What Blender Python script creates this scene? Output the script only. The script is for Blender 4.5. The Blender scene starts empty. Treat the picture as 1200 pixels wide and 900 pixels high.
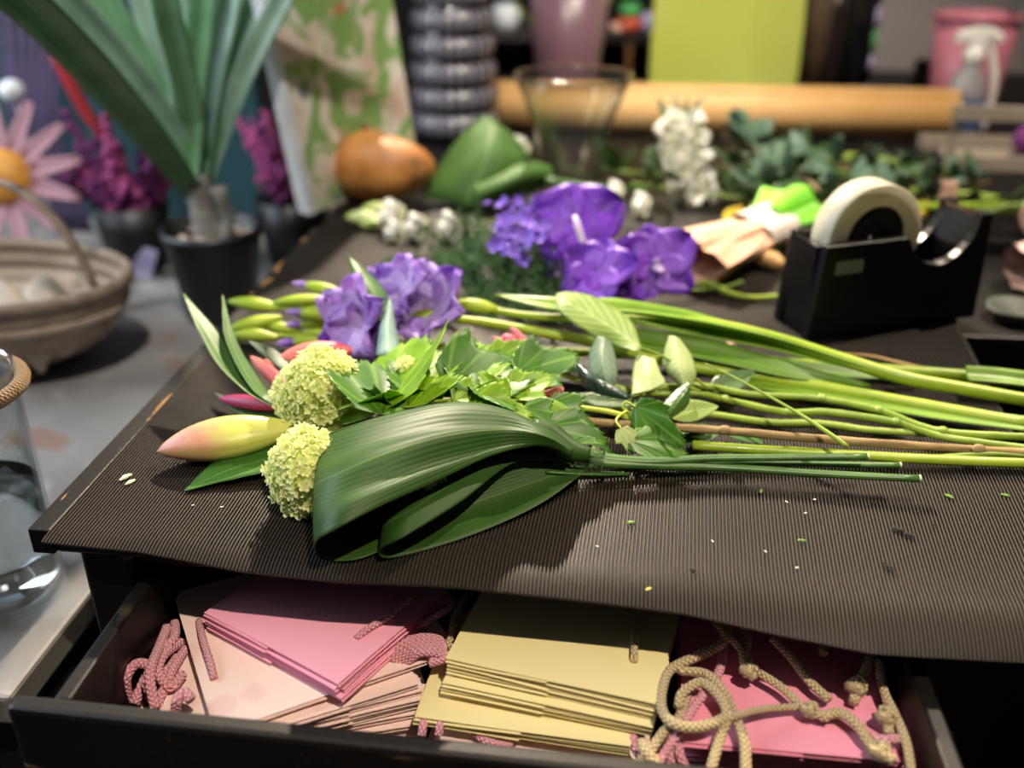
import bpy, math, random
import numpy as np
from mathutils import Vector, Matrix
random.seed(7)
V = Vector
SC = bpy.context.scene
COL = SC.collection
PI = math.pi

# ------------------------------------------------------------------ camera
FPX = 1150.0
PITCH = math.atan(580 / 1150.0)
YAW = math.atan(143 / math.hypot(1150, 580))
CAM = V((0, 0, 1.20))
cd = bpy.data.cameras.new('camera')
cam = bpy.data.objects.new('camera', cd)
COL.objects.link(cam)
cam.location = CAM
cam.rotation_euler = (PI / 2 - PITCH, 0, YAW)
cd.sensor_width = 36
cd.lens = 36 * FPX / 1200
cd.clip_start = 0.02
cd.dof.use_dof = True
cd.dof.focus_distance = 0.745
cd.dof.aperture_fstop = 2.35
SC.camera = cam

# ------------------------------------------------------------------ world, lights, exposure
w = bpy.data.worlds.new('world')
SC.world = w
w.use_nodes = True
w.node_tree.nodes['Background'].inputs[0].default_value = (0.86, 0.90, 1.0, 1)
w.node_tree.nodes['Background'].inputs[1].default_value = 0.06
SC.view_settings.view_transform = 'Standard'
SC.view_settings.look = 'None'
SC.view_settings.gamma = 1
SC.view_settings.exposure = -0.22


def lamp(name, loc, target, watts, size_deg, blend, radius, col):
    l = bpy.data.lights.new(name, 'SPOT')
    l.energy = watts
    l.spot_size = math.radians(size_deg)
    l.spot_blend = blend
    l.shadow_soft_size = radius
    l.color = col
    o = bpy.data.objects.new(name, l)
    COL.objects.link(o)
    o.location = loc
    o.rotation_euler = (V(target) - V(loc)).to_track_quat('-Z', 'Y').to_euler()
    return o


WARM = (1.0, 0.84, 0.64)
lamp('track_or_fill_spot', (-0.40, 2.35, 2.05), (0.08, 0.74, 0.78), 470, 40, 0.6, 0.018, WARM)
lamp('track_or_fill_spot', (1.00, 1.55, 2.40), (0.22, 0.68, 0.78), 220, 42, 0.7, 0.02, WARM)
lamp('track_or_fill_spot', (0.42, -0.25, 2.45), (0.05, 0.50, 0.70), 175, 30, 0.6, 0.02, WARM)
lamp('track_or_fill_spot', (0.55, 0.95, 2.60), (0.35, 2.05, 0.78), 235, 58, 0.6, 0.04, (1, .90, .78))  # added fill spot, no seen source, brightens the work table behind
lamp('track_or_fill_spot', (-0.25, 0.30, 2.60), (-0.45, 1.62, 0.85), 165, 50, 0.7, 0.04, (1, .95, .88))  # added fill spot, no seen source, lifts the printed panel and bench plants
al = bpy.data.lights.new('shop_window', 'AREA')
al.shape = 'RECTANGLE'
al.size = 1.6
al.size_y = 1.4
al.energy = 80
al.color = (0.80, 0.90, 1.0)
ao = bpy.data.objects.new('shop_window', al)
COL.objects.link(ao)
ao.location = (-2.35, 0.85, 1.95)
ao.rotation_euler = (V((-0.7, 1.1, 0.7)) - ao.location).to_track_quat('-Z', 'Y').to_euler()

# ------------------------------------------------------------------ pixel helpers (photo frame 1200 x 900)
_f = V((-math.sin(YAW) * math.cos(PITCH), math.cos(YAW) * math.cos(PITCH), -math.sin(PITCH)))
_r = V((math.cos(YAW), math.sin(YAW), 0))
_u = _r.cross(_f)
MATZ = 0.780


def ray(x, y):
    return _r * ((x - 600) / FPX) + _u * ((450 - y) / FPX) + _f


def at(x, y, z):
    r = ray(x, y)
    return CAM + r * ((z - CAM.z) / r.z)


def T(x, y, h=0.0):
    return at(x, y, MATZ + h)


def atY(x, y, d):
    r = ray(x, y)
    return CAM + r * (d / r.y)


def TT(lst):
    return [T(*p) for p in lst]


# ------------------------------------------------------------------ mesh helpers
ORG = {}


def tag(o, label=None, cat=None, group=None, kind=None):
    if label: o['label'] = label
    if cat: o['category'] = cat
    if group: o['group'] = group
    if kind: o['kind'] = kind
    return o


def thing(name, label, cat, loc, group=None):
    o = bpy.data.objects.new(name, None)
    o.empty_display_size = 0.02
    COL.objects.link(o)
    o.location = loc
    ORG[o.name] = V(loc)
    return tag(o, label, cat, group)


def spline(pts, n):
    """Catmull-Rom through the points, n samples."""
    p = np.array([list(q) for q in pts], float)
    if len(p) == 2:
        t = np.linspace(0, 1, n)[:, None]
        return p[0] * (1 - t) + p[1] * t
    P_ = np.vstack([2 * p[0] - p[1], p, 2 * p[-1] - p[-2]])
    t = np.linspace(0, len(p) - 1, n)
    i = np.clip(t.astype(int), 0, len(p) - 2)
    u = (t - i)[:, None]
    a, b, c, d = P_[i], P_[i + 1], P_[i + 2], P_[i + 3]
    return 0.5 * ((2 * b) + (-a + c) * u + (2 * a - 5 * b + 4 * c - d) * u ** 2 + (-a + 3 * b - 3 * c + d) * u ** 3)


class MB:
    def __init__(s):
        s.v = []
        s.f = []
        s.uv = []
        s.mi = []

    def add(s, verts, faces, uvs=None, mi=0):
        o = len(s.v)
        s.v += [tuple(q) for q in verts]
        s.uv += list(uvs) if uvs is not None else [(0, 0)] * len(verts)
        s.f += [tuple(i + o for i in f) for f in faces]
        s.mi += [mi] * len(faces)
        return s

    def grid(s, G, UV=None, closed=False, mi=0):
        n = len(G)
        m = len(G[0])
        vs = [q for r in G for q in r]
        uv = UV or [(i / max(1, n - 1), j / max(1, m - 1)) for i in range(n) for j in range(m)]
        fs = []
        for i in range(n - 1):
            for j in range(m if closed else m - 1):
                k = (j + 1) % m
                fs.append((i * m + j, i * m + k, (i + 1) * m + k, (i + 1) * m + j))
        return s.add(vs, fs, uv, mi)

    def patch(s, rows, nu, nv, rip=0.0, fr=2.0):
        R = [spline(r, nv) for r in rows]
        G = np.array([spline([R[i][j] for i in range(len(R))], nu) for j in range(nv)])
        G = G.transpose(1, 0, 2).copy()
        if rip:
            v = np.linspace(0, 1, nv)[None, :]
            u = np.linspace(0, 1, nu)[:, None]
            G[:, :, 2] += rip * np.sin(2 * PI * fr * v + 1.2 * np.sin(3 * u)) * np.sin(PI * np.clip(u * 1.9, 0, 1)) * np.clip(4 * v * (1 - v) + .25, 0, 1)
        return s.grid([[V(q) for q in r] for r in G])

    def tube(s, pts, rad, seg=8, n=None, flat=1.0, up=None, cap=True, knob=0.0):
        m = n or max(2, len(pts) * 4 if len(pts) > 2 else 2)
        c = [V(q) for q in spline(pts, m)]
        if not isinstance(rad, (list, tuple)): rad = [rad, rad]
        rr = np.interp(np.linspace(0, 1, m), np.linspace(0, 1, len(rad)), rad)
        t = [(c[min(i + 1, m - 1)] - c[max(i - 1, 0)]).normalized() for i in range(m)]
        a = V(up) if up is not None else (V((0, 0, 1)) if abs(t[0].z) < .9 else V((1, 0, 0)))
        G = []
        UV = []
        L = 0
        for i in range(m):
            if i: L += (c[i] - c[i - 1]).length
            b = t[i].cross(a)
            if b.length < 1e-6: b = t[i].orthogonal()
            b.normalize()
            a = b.cross(t[i]).normalized()
            k = rr[i] * (1 + knob * random.uniform(-1, 1))
            G.append([c[i] + (b * math.cos(q) + a * math.sin(q) * flat) * k for q in [2 * PI * j / seg for j in range(seg)]])
            UV += [(j / seg, L) for j in range(seg)]
        o = len(s.v)
        s.grid(G, UV, closed=True)
        if cap:
            s.f += [tuple(o + j for j in range(seg))[::-1], tuple(o + (m - 1) * seg + j for j in range(seg))]
            s.mi += [0, 0]
        return s

    def lathe(s, prof, c=(0, 0, 0), seg=32, axis=None, hint=None, closed=False, sx=1.0, sy=1.0):
        c = V(c)
        ax = V(axis).normalized() if axis else V((0, 0, 1))
        e = ax.orthogonal().normalized() if axis else V((1, 0, 0))
        g = ax.cross(e)
        pr = list(prof) + ([prof[0]] if closed else [])
        G = [[c + ax * z + (e * math.cos(q) * sx + g * math.sin(q) * sy) * r for q in [2 * PI * j / seg for j in range(seg)]] for r, z in pr]
        return s.grid(G, closed=True)

    def box(s, lo, hi, M=None):
        x0, y0, z0 = lo
        x1, y1, z1 = hi
        vs = [V(q) for q in ((x0, y0, z0), (x1, y0, z0), (x1, y1, z0), (x0, y1, z0), (x0, y0, z1), (x1, y0, z1), (x1, y1, z1), (x0, y1, z1))]
        if M: vs = [M @ q for q in vs]
        return s.add(vs, [(3, 2, 1, 0), (4, 5, 6, 7), (0, 1, 5, 4), (1, 2, 6, 5), (2, 3, 7, 6), (3, 0, 4, 7)],
                     [(q.x, q.y) for q in vs])

    def prism(s, poly, M, depth):
        """poly in local xz, extruded along local y."""
        n = len(poly)
        vs = [M @ V((x, 0, z)) for x, z in poly] + [M @ V((x, depth, z)) for x, z in poly]
        fs = [tuple(range(n)), tuple(range(2 * n - 1, n - 1, -1))]
        fs += [((i + 1) % n, i, n + i, n + (i + 1) % n) for i in range(n)]
        return s.add(vs, fs)

    def blade(s, pts, wid, up=(0, 0, 1), fold=0.15, n=18, m=7, roll=0.0, wave=0.0):
        """long leaf along pts; wid = list of half widths."""
        c = [V(q) for q in spline(pts, n)]
        ww = np.interp(np.linspace(0, 1, n), np.linspace(0, 1, len(wid)), wid)
        G = []
        for i in range(n):
            t = (c[min(i + 1, n - 1)] - c[max(i - 1, 0)]).normalized()
            b = t.cross(V(up))
            if b.length < 1e-5: b = t.orthogonal()
            b.normalize()
            nn = b.cross(t).normalized()
            rl = roll if not isinstance(roll, (list, tuple)) else np.interp(i / (n - 1), np.linspace(0, 1, len(roll)), roll)
            R = Matrix.Rotation(rl, 3, t)
            b = R @ b
            nn = R @ nn
            row = []
            for j in range(m):
                q = -1 + 2 * j / (m - 1)
                row.append(c[i] + b * (ww[i] * q) + nn * (ww[i] * fold * abs(q) + wave * ww[i] * math.sin(i * .9 + 2 * q) * abs(q)))
            G.append(row)
        return s.grid(G)

    def petal(s, base, d, nrm, L, W, cup=0.2, curl=0.0, shape=0.6, nu=8, nv=6, ruf=0.0, tip=1.0):
        d = V(d).normalized()
        nrm = V(nrm)
        nrm = (nrm - d * nrm.dot(d))
        if nrm.length < 1e-5: nrm = d.orthogonal()
        nrm.normalize()
        b = d.cross(nrm)
        G = []
        for i in range(nu):
            q = i / (nu - 1)
            wq = W * max(0.06, math.sin(PI * min(1, (q ** shape) * .93 + .04)) ** tip)
            row = []
            for j in range(nv):
                t = -1 + 2 * j / (nv - 1)
                z = cup * W * (t * t) + curl * L * q * q + ruf * W * math.sin(5 * t + 7 * q) * q
                row.append(V(base) + d * (L * q) + b * (wq * t) + nrm * z)
            G.append(row)
        return s.grid(G)

    def ball(s, c, r, seg=10, rings=7, axis=None, sz=1.0):
        prof = [(r * math.sin(PI * i / rings) + 1e-5, -r * sz * math.cos(PI * i / rings)) for i in range(rings + 1)]
        return s.lathe(prof, c, seg, axis)

    def build(s, name, mat, parent=None, smooth=True, solid=0.0, bevel=0.0, sub=0, origin=None, off=-1.0):
        if parent is not None:
            o0 = ORG[parent.name]
        elif origin is not None:
            o0 = V(origin)
        else:
            a = np.array(s.v)
            o0 = V(((a[:, 0].min() + a[:, 0].max()) / 2, (a[:, 1].min() + a[:, 1].max()) / 2, a[:, 2].min()))
        me = bpy.data.meshes.new(name)
        vv = np.array(s.v, float) - np.array(o0)
        me.from_pydata([tuple(q) for q in vv], [], s.f)
        ul = me.uv_layers.new(name='UVMap')
        li = np.zeros(len(me.loops), int)
        me.loops.foreach_get('vertex_index', li)
        ul.data.foreach_set('uv', np.array(s.uv, np.float32)[li].ravel())
        for m in (mat if isinstance(mat, (list, tuple)) else [mat]): me.materials.append(m)
        me.polygons.foreach_set('material_index', s.mi)
        me.polygons.foreach_set('use_smooth', [smooth] * len(me.polygons))
        me.update()
        o = bpy.data.objects.new(name, me)
        COL.objects.link(o)
        if parent is not None:
            o.parent = parent
        else:
            o.location = o0
        ORG[o.name] = o0
        if solid:
            md = o.modifiers.new('s', 'SOLIDIFY')
            md.thickness = solid
            md.offset = off
        if bevel:
            md = o.modifiers.new('b', 'BEVEL')
            md.width = bevel
            md.segments = 2
            md.limit_method = 'ANGLE'
        if sub:
            md = o.modifiers.new('u', 'SUBSURF')
            md.levels = md.render_levels = sub
        return o


# ------------------------------------------------------------------ materials
def lin(h):
    h = h.lstrip('#')
    c = [int(h[i:i + 2], 16) / 255 for i in (0, 2, 4)]
    return tuple((x / 12.92 if x <= .04045 else ((x + .055) / 1.055) ** 2.4) for x in c) + (1,)


class NT:
    def __init__(s, name):
        s.m = bpy.data.materials.new(name)
        s.m.use_nodes = True
        s.t = s.m.node_tree
        s.p = s.t.nodes['Principled BSDF']
        s.out = s.t.nodes['Material Output']

    def n(s, typ, **kw):
        q = s.t.nodes.new(typ)
        for k, v in kw.items():
            if k.startswith('_'):
                setattr(q, k[1:], v)
            else:
                key = int(k[1:]) if k[0] == 'i' and k[1:].isdigit() else k
                if hasattr(v, 'is_output'):
                    s.t.links.new(v, q.inputs[key])
                else:
                    q.inputs[key].default_value = v
        return q

    def l(s, a, b):
        s.t.links.new(a, b)

    def math(s, op, a, b=None, c=None):
        kw = {'i0': a}
        if b is not None: kw['i1'] = b
        if c is not None: kw['i2'] = c
        return s.n('ShaderNodeMath', _operation=op, **kw).outputs[0]

    def mix(s, fac, a, b):
        q = s.n('ShaderNodeMix', _data_type='RGBA')
        for i, v in ((0, fac), (6, a), (7, b)):
            if hasattr(v, 'is_output'):
                s.l(v, q.inputs[i])
            else:
                q.inputs[i].default_value = v
        return q.outputs[2]

    def noise(s, scale, detail=3, co=None, dist=0.0):
        co = co or s.n('ShaderNodeTexCoord').outputs['Object']
        return s.n('ShaderNodeTexNoise', Scale=scale, Detail=detail, Vector=co, Distortion=dist).outputs[0]

    def ramp(s, fac, a, b, c0=0.0, c1=1.0):
        q = s.n('ShaderNodeMapRange', Value=fac)
        q.inputs[1].default_value = a
        q.inputs[2].default_value = b
        q.inputs[3].default_value = c0
        q.inputs[4].default_value = c1
        return q.outputs[0]

    def bump(s, h, strength=.3, dist=.001):
        b = s.n('ShaderNodeBump', Height=h, Strength=strength, Distance=dist)
        s.l(b.outputs[0], s.p.inputs['Normal'])


def plain(name, c1, c2=None, rough=.5, scale=20, bump=0.0, bscale=120, spec=.5, trans=0.0, coat=0.0, emit=None, sheen=0.0, metal=0.0):
    k = NT(name)
    col = lin(c1)
    f = k.ramp(k.noise(scale, 4), .35, .65)
    cc = k.mix(f, lin(c1), lin(c2 or c1))
    k.l(cc, k.p.inputs['Base Color'])
    k.p.inputs['Roughness'].default_value = rough
    k.p.inputs['Specular IOR Level'].default_value = spec
    k.p.inputs['Coat Weight'].default_value = coat
    k.p.inputs['Sheen Weight'].default_value = sheen
    k.p.inputs['Metallic'].default_value = metal
    if bump: k.bump(k.noise(bscale, 4), bump)
    if trans:
        tb = k.n('ShaderNodeBsdfTranslucent', Color=cc)
        ms = k.n('ShaderNodeMixShader', Fac=trans)
        k.l(k.p.outputs[0], ms.inputs[1])
        k.l(tb.outputs[0], ms.inputs[2])
        k.l(ms.outputs[0], k.out.inputs[0])
    return k.m


def leafmat(name, c1, c2, rib, rough=.42, veins='pinnate', vs=30, trans=.22, ribw=.03, spec=.45, vd=.35, blotch=25):
    """UV: first = along, second = across."""
    k = NT(name)
    uv = k.n('ShaderNodeSeparateXYZ', Vector=k.n('ShaderNodeUVMap').outputs[0])
    u, v = uv.outputs[0], uv.outputs[1]
    a = k.math('ABSOLUTE', k.math('SUBTRACT', v, .5))
    base = k.mix(k.ramp(k.noise(blotch, 4), .3, .7), lin(c1), lin(c2))
    if veins == 'pinnate':
        ph = k.math('SUBTRACT', k.math('MULTIPLY', u, vs), k.math('MULTIPLY', a, vs * .55))
    elif veins == 'radial':
        ph = k.math('MULTIPLY', v, vs)
    else:
        ph = k.math('MULTIPLY', v, vs)
    sn = k.math('POWER', k.math('ABSOLUTE', k.math('COSINE', k.math('MULTIPLY', ph, PI))), 14 if veins != 'parallel' else 2)
    if veins == 'radial':
        ribf = k.ramp(sn, .3, 1.0, 0, vd)
    else:
        ribf = k.math('MAXIMUM', k.ramp(a, 0, ribw, 1, 0), k.math('MULTIPLY', sn, vd))
    cc = k.mix(ribf, base, lin(rib))
    k.l(cc, k.p.inputs['Base Color'])
    k.p.inputs['Roughness'].default_value = rough
    k.p.inputs['Specular IOR Level'].default_value = spec
    k.bump(k.math('ADD', sn, k.math('MULTIPLY', k.noise(180, 2), .4)), .25 if veins != 'radial' else .12, .0006)
    tb = k.n('ShaderNodeBsdfTranslucent', Color=cc)
    ms = k.n('ShaderNodeMixShader', Fac=trans)
    k.l(k.p.outputs[0], ms.inputs[1])
    k.l(tb.outputs[0], ms.inputs[2])
    k.l(ms.outputs[0], k.out.inputs[0])
    return k.m


def petalmat(name, c0, c1, rough=.55, trans=.25, vs=14, blotch=30, vd=.3):
    """base colour c0 to tip colour c1 along the petal."""
    k = NT(name)
    uv = k.n('ShaderNodeSeparateXYZ', Vector=k.n('ShaderNodeUVMap').outputs[0])
    u, v = uv.outputs[0], uv.outputs[1]
    f = k.math('ADD', u, k.ramp(k.noise(blotch, 3), .3, .7, -.2, .2))
    st = k.math('MULTIPLY', k.math('ABSOLUTE', k.math('COSINE', k.math('MULTIPLY', v, vs * PI))), vd)
    cc = k.mix(k.ramp(k.math('SUBTRACT', f, k.math('MULTIPLY', st, .5)), .05, .75), lin(c0), lin(c1))
    k.l(cc, k.p.inputs['Base Color'])
    k.p.inputs['Roughness'].default_value = rough
    k.p.inputs['Specular IOR Level'].default_value = .3
    k.bump(k.math('ADD', st, k.noise(150, 2)), .15, .0006)
    tb = k.n('ShaderNodeBsdfTranslucent', Color=cc)
    ms = k.n('ShaderNodeMixShader', Fac=trans)
    k.l(k.p.outputs[0], ms.inputs[1])
    k.l(tb.outputs[0], ms.inputs[2])
    k.l(ms.outputs[0], k.out.inputs[0])
    return k.m


def cordmat(name, c, dark, rough=.6):
    k = NT(name)
    uv = k.n('ShaderNodeSeparateXYZ', Vector=k.n('ShaderNodeUVMap').outputs[0])
    a = k.math('MULTIPLY', uv.outputs[0], 6 * PI)
    b = k.math('MULTIPLY', uv.outputs[1], 2 * PI * 135)
    h = k.math('MULTIPLY', k.math('SINE', k.math('ADD', a, b)), k.math('SINE', k.math('SUBTRACT', a, b)))
    f = k.ramp(k.math('ABSOLUTE', h), 0, .28)
    k.l(k.mix(f, lin(dark), lin(c)), k.p.inputs['Base Color'])
    k.p.inputs['Roughness'].default_value = rough
    k.p.inputs['Sheen Weight'].default_value = .3
    k.bump(k.math('ABSOLUTE', h), .9, .0018)
    return k.m


def paintmat(name, wear=.0, c='#0b0908', c2='#120e0c', wood='#b07a3a', rough=.5, nsc=26, scratch=False):
    """black paint over pale wood, chipped where wear is above zero."""
    k = NT(name)
    co = k.n('ShaderNodeTexCoord').outputs['Object']
    mp = k.n('ShaderNodeMapping', Vector=co)
    mp.inputs['Scale'].default_value = (1, .35, 1)
    base = k.mix(k.noise(30, 4, co), lin(c), lin(c2))
    if wear:
        n1 = k.noise(nsc, 5, mp.outputs[0], .6)
        f = k.ramp(n1, .70 - wear, .74 - wear)
        base = k.mix(f, base, lin(wood))
    if scratch:
        m2 = k.n('ShaderNodeMapping', Vector=co)
        m2.inputs['Scale'].default_value = (5, 5, 75)
        f = k.math('MULTIPLY', k.ramp(k.noise(3, 3, m2.outputs[0]), .62, .68), k.ramp(k.noise(9, 2, co), .52, .60))
        base = k.mix(k.math('MULTIPLY', f, .8), base, lin('#7d6a54'))
    sp = k.ramp(k.noise(420, 2, co), .70, .76, 0, .35)
    base = k.mix(sp, base, lin('#6f665c'))
    k.l(base, k.p.inputs['Base Color'])
    k.p.inputs['Specular IOR Level'].default_value = .3
    k.p.inputs['Roughness'].default_value = rough
    k.bump(k.noise(90, 5, co), .25, .0006)
    return k.m


def woodmat(name, c1, c2, sc=8, rough=.5, axis=0):
    k = NT(name)
    co = k.n('ShaderNodeTexCoord').outputs['Object']
    mp = k.n('ShaderNodeMapping', Vector=co)
    s3 = [10, 10, 10]
    s3[axis] = 1
    mp.inputs['Scale'].default_value = s3
    k.l(k.mix(k.ramp(k.noise(sc, 5, mp.outputs[0], .4), .3, .7), lin(c1), lin(c2)), k.p.inputs['Base Color'])
    k.p.inputs['Roughness'].default_value = rough
    k.bump(k.noise(sc * 3, 4, mp.outputs[0]), .2, .0005)
    return k.m


def glassmat(name, col=(1, 1, 1, 1), ior=1.45, rough=.0):
    k = NT(name)
    k.p.inputs['Base Color'].default_value = col
    k.p.inputs['Transmission Weight'].default_value = 1
    k.p.inputs['Roughness'].default_value = rough
    k.p.inputs['IOR'].default_value = ior
    return k.m


def thinglass(name, tint=(.97, .985, .98, 1)):
    k = NT(name)
    tr = k.n('ShaderNodeBsdfTransparent', Color=tint)
    gl = k.n('ShaderNodeBsdfGlossy', Roughness=.02)
    lw = k.n('ShaderNodeLayerWeight', Blend=.5)
    fr = k.math('ADD', k.math('MULTIPLY', k.math('POWER', lw.outputs['Facing'], 3.0), .8), .07)
    ms = k.n('ShaderNodeMixShader', Fac=fr)
    k.l(tr.outputs[0], ms.inputs[1])
    k.l(gl.outputs[0], ms.inputs[2])
    k.l(ms.outputs[0], k.out.inputs[0])
    return k.m


M = {}
M['asp'] = leafmat('aspidistra_green', '#1b380d', '#2d4e1a', '#4a6932', rough=.5, veins='parallel', vs=26, trans=.10, ribw=.02, vd=.28, spec=.28, blotch=14)
M['aspm'] = leafmat('aspidistra_matt', '#2b5018', '#436a28', '#6a8a48', rough=.6, veins='parallel', vs=22, trans=.2, ribw=.02, vd=.3, spec=.25, blotch=14)
M['aspstalk'] = plain('aspidistra_stalk', '#2f5220', '#4a7030', .4, 30)
M['lilyleaf'] = leafmat('lily_leaf', '#44702f', '#5f8a45', '#86a86a', rough=.4, veins='parallel', vs=11, trans=.2, ribw=.03, vd=.22)
M['lilydark'] = leafmat('lily_leaf_dark', '#1c3a20', '#2b4d2a', '#3f6a3d', rough=.4, veins='parallel', vs=11, trans=.12, ribw=.03, vd=.2)
M['lilymid'] = leafmat('lily_leaf_mid', '#2d5a1e', '#3f7029', '#628a45', rough=.4, veins='parallel', vs=11, trans=.15, ribw=.03, vd=.2)
M['glaucous'] = leafmat('glaucous_leaf', '#7d9f96', '#9bb8ae', '#b9cdc2', rough=.4, veins='parallel', vs=13, trans=.15, vd=.2)
M['vibleaf'] = leafmat('viburnum_leaf', '#6f9f14', '#90bc22', '#bcd465', rough=.45, veins='radial', vs=6, trans=.4, vd=.5, blotch=45)
M['vibleafd'] = leafmat('viburnum_leaf_deep', '#336416', '#4c821e', '#88ae4c', rough=.42, veins='radial', vs=6, trans=.25, vd=.5, blotch=45)
M['vibstem'] = plain('viburnum_shoot', '#9bb52a', '#b9c84a', .45, 40)
M['twig'] = woodmat('woody_twig', '#66502f', '#a89062', 22, .8)
M['roseleaf'] = leafmat('rose_leaf_pale', '#6a8a32', '#88a346', '#b4c47c', rough=.45, vs=9, trans=.25, vd=.4, ribw=.025)
M['roseleafg'] = leafmat('rose_leaf_underside', '#94aa64', '#a8ba7a', '#c5d19c', rough=.5, vs=9, trans=.25, vd=.4, ribw=.025)
M['roseleafd'] = leafmat('rose_leaf_dark', '#2a4d1e', '#3c6428', '#6b8f48', rough=.36, vs=9, trans=.15, vd=.4, ribw=.025)
M['roseleafb'] = leafmat('rose_leaf_bluish', '#16302c', '#22443c', '#3f6257', rough=.3, vs=9, trans=.08, vd=.4, ribw=.025, spec=.7)
M['rosestem'] = plain('rose_stem', '#6f8a24', '#90a83a', .42, 35)
M['pinkpetal'] = petalmat('rose_pink', '#f3c6b8', '#e68a9c', .5, .25, 5)
M['gladstem'] = plain('gladiolus_stem', '#84a024', '#a0b634', .4, 22, coat=.1)
M['gladleaf'] = leafmat('gladiolus_leaf', '#5f8c1e', '#7ca42a', '#a4c24c', rough=.35, veins='parallel', vs=9, trans=.2, vd=.35)
M['gladleafd'] = leafmat('gladiolus_leaf_deep', '#446f1a', '#5d8824', '#86a840', rough=.35, veins='parallel', vs=9, trans=.2, vd=.35)
M['gladbud'] = petalmat('gladiolus_bud', '#8aa52a', '#b3c63e', .42, .15, 5)
M['violet'] = petalmat('gladiolus_violet', '#e4d2f4', '#bd98e2', .5, .48, 9)
M['violetd'] = petalmat('gladiolus_violet_tip', '#bf9ee2', '#9468cc', .5, .42, 7)
M['vanda'] = petalmat('orchid_purple', '#8238c4', '#571896', .45, .22, 12)
M['vanda2'] = petalmat('orchid_lilac', '#a06adc', '#7436be', .45, .25, 12)
M['vandalip'] = petalmat('orchid_lip', '#e9d6e6', '#b897dd', .45, .25, 6)
M['yellow'] = plain('pollen_yellow', '#e6c62c', '#d9a91c', .6)
M['lilybud'] = None
M['salmon'] = petalmat('lily_salmon', '#e48a7c', '#d9606c', .42, .15, 3)
M['magenta'] = petalmat('lily_magenta', '#b03a6a', '#c2486c', .42, .15, 3)
M['snow'] = petalmat('viburnum_floret', '#d3df80', '#f3f5be', .6, .42, 1, 60)
M['snowcore'] = plain('viburnum_core', '#a9bf55', '#bccb68', .7)
M['soil'] = plain('soil_crumb', '#0f0b08', '#1c1510', .9)
M['leafbit'] = plain('green_scrap', '#4f7a1e', '#6a902c', .5)
M['palebit'] = plain('pale_scrap', '#cfd6b0', '#e3e2c4', .6)
M['yellowbit'] = plain('yellow_scrap', '#e0b43c', '#f0cf60', .6)
M['white'] = petalmat('white_petal', '#e6e8c8', '#faf7ee', .6, .3, 3)
M['whitebud'] = petalmat('green_white_bud', '#a9bd5a', '#dfe6b0', .5, .2, 5)
M['paint'] = paintmat('black_paint', .0)
M['paintworn'] = paintmat('black_paint_worn', .10, wood='#a8763c', nsc=70)
M['paintscuff'] = paintmat('black_paint_scuffed', .005, wood='#6a5c4c', scratch=True)
M['drawerin'] = plain('drawer_interior', '#120a09', '#180e0b', .7, 20)
M['plasticblack'] = plain('black_plastic', '#0a0a0b', '#101012', .3, 20, bump=.05, bscale=300)
M['tapecream'] = plain('clear_tape_roll', '#d9d0b4', '#e6dfc8', .35, 60, trans=.2)
M['core'] = plain('black_core', '#0b0b0c', '#141416', .5)
M['steel'] = plain('steel_blade', '#9c9c9c', '#b5b5b5', .25, metal=1)
M['badge'] = plain('grey_badge', '#8d8d90', '#9d9da0', .4)
M['kraft'] = plain('kraft_paper', '#d9a765', '#e0b172', .55, 14, bump=.04)
M['kraftcore'] = plain('cardboard_core', '#a87f4c', '#b88d58', .8)
M['glass'] = thinglass('clear_glass')
M['clearsolid'] = glassmat('solid_glass')
M['tapeclear'] = glassmat('crinkled_clear_tape', ior=1.3, rough=.12)
M['water'] = glassmat('water', (.93, .97, 1, 1), 1.33)
M['jute'] = cordmat('jute_rope', '#b08a55', '#6e4f2b')
M['pinkcord'] = cordmat('pink_cord', '#fbaebb', '#cf7088')
M['tancord'] = cordmat('tan_cord', '#e4cc98', '#8e7346')
M['pinkbag'] = plain('pink_paper', '#f0a2ba', '#f2aac0', .42, 6)
M['pinkbag2'] = plain('rose_paper', '#eb93ae', '#ee9cb5', .42, 6)
M['salmonbag'] = plain('salmon_paper', '#eba5a2', '#efb0aa', .5, 6)
M['yellowbag'] = plain('yellow_paper', '#eadca0', '#eee0a8', .5, 6)
M['lime'] = plain('lime_paper', '#bcc552', '#c6ce66', .5, 3, trans=.15)
M['worktop'] = None
M['slate'] = plain('dark_gap', '#0c0b0b', '#141212', .8)
M['pot'] = plain('black_pot', '#0d0d0e', '#151516', .45)
M['pebble'] = plain('potting_stones', '#a8937e', '#d2c0ab', .8, 60)
M['trunk'] = plain('grey_trunk', '#5d5a52', '#85817a', .8, 40, bump=.5, bscale=80)
M['strap'] = leafmat('strap_leaf', '#3a7038', '#5f9460', '#9ab89c', rough=.33, veins='parallel', vs=6, trans=.12, vd=.4)
M['straplight'] = leafmat('strap_leaf_grey', '#547a62', '#86a892', '#b2c6b8', rough=.33, veins='parallel', vs=6, trans=.12, vd=.4)
M['trug'] = woodmat('trug_wood', '#8d7b6a', '#b5a28e', 6, .7)
M['trugrim'] = woodmat('trug_rim', '#6d5d4d', '#8e7c6a', 8, .7)
M['linen'] = plain('linen', '#b5a592', '#cabcab', .85, 12, bump=.3, bscale=60)
M['coolwhite'] = plain('white_ceramic', '#cfd2d6', '#e2e4e8', .3)
M['pinkdaisy'] = petalmat('pink_daisy', '#a87c88', '#b88e9a', .6, .15, 3)
M['amber'] = plain('amber_centre', '#c8842c', '#d89a3c', .6, 60, bump=.6)
M['redc'] = plain('red_heart', '#b8281a', '#c93a22', .6, 50)
M['plume'] = plain('magenta_plume', '#8a3064', '#aa4c86', .8, 60)
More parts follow.
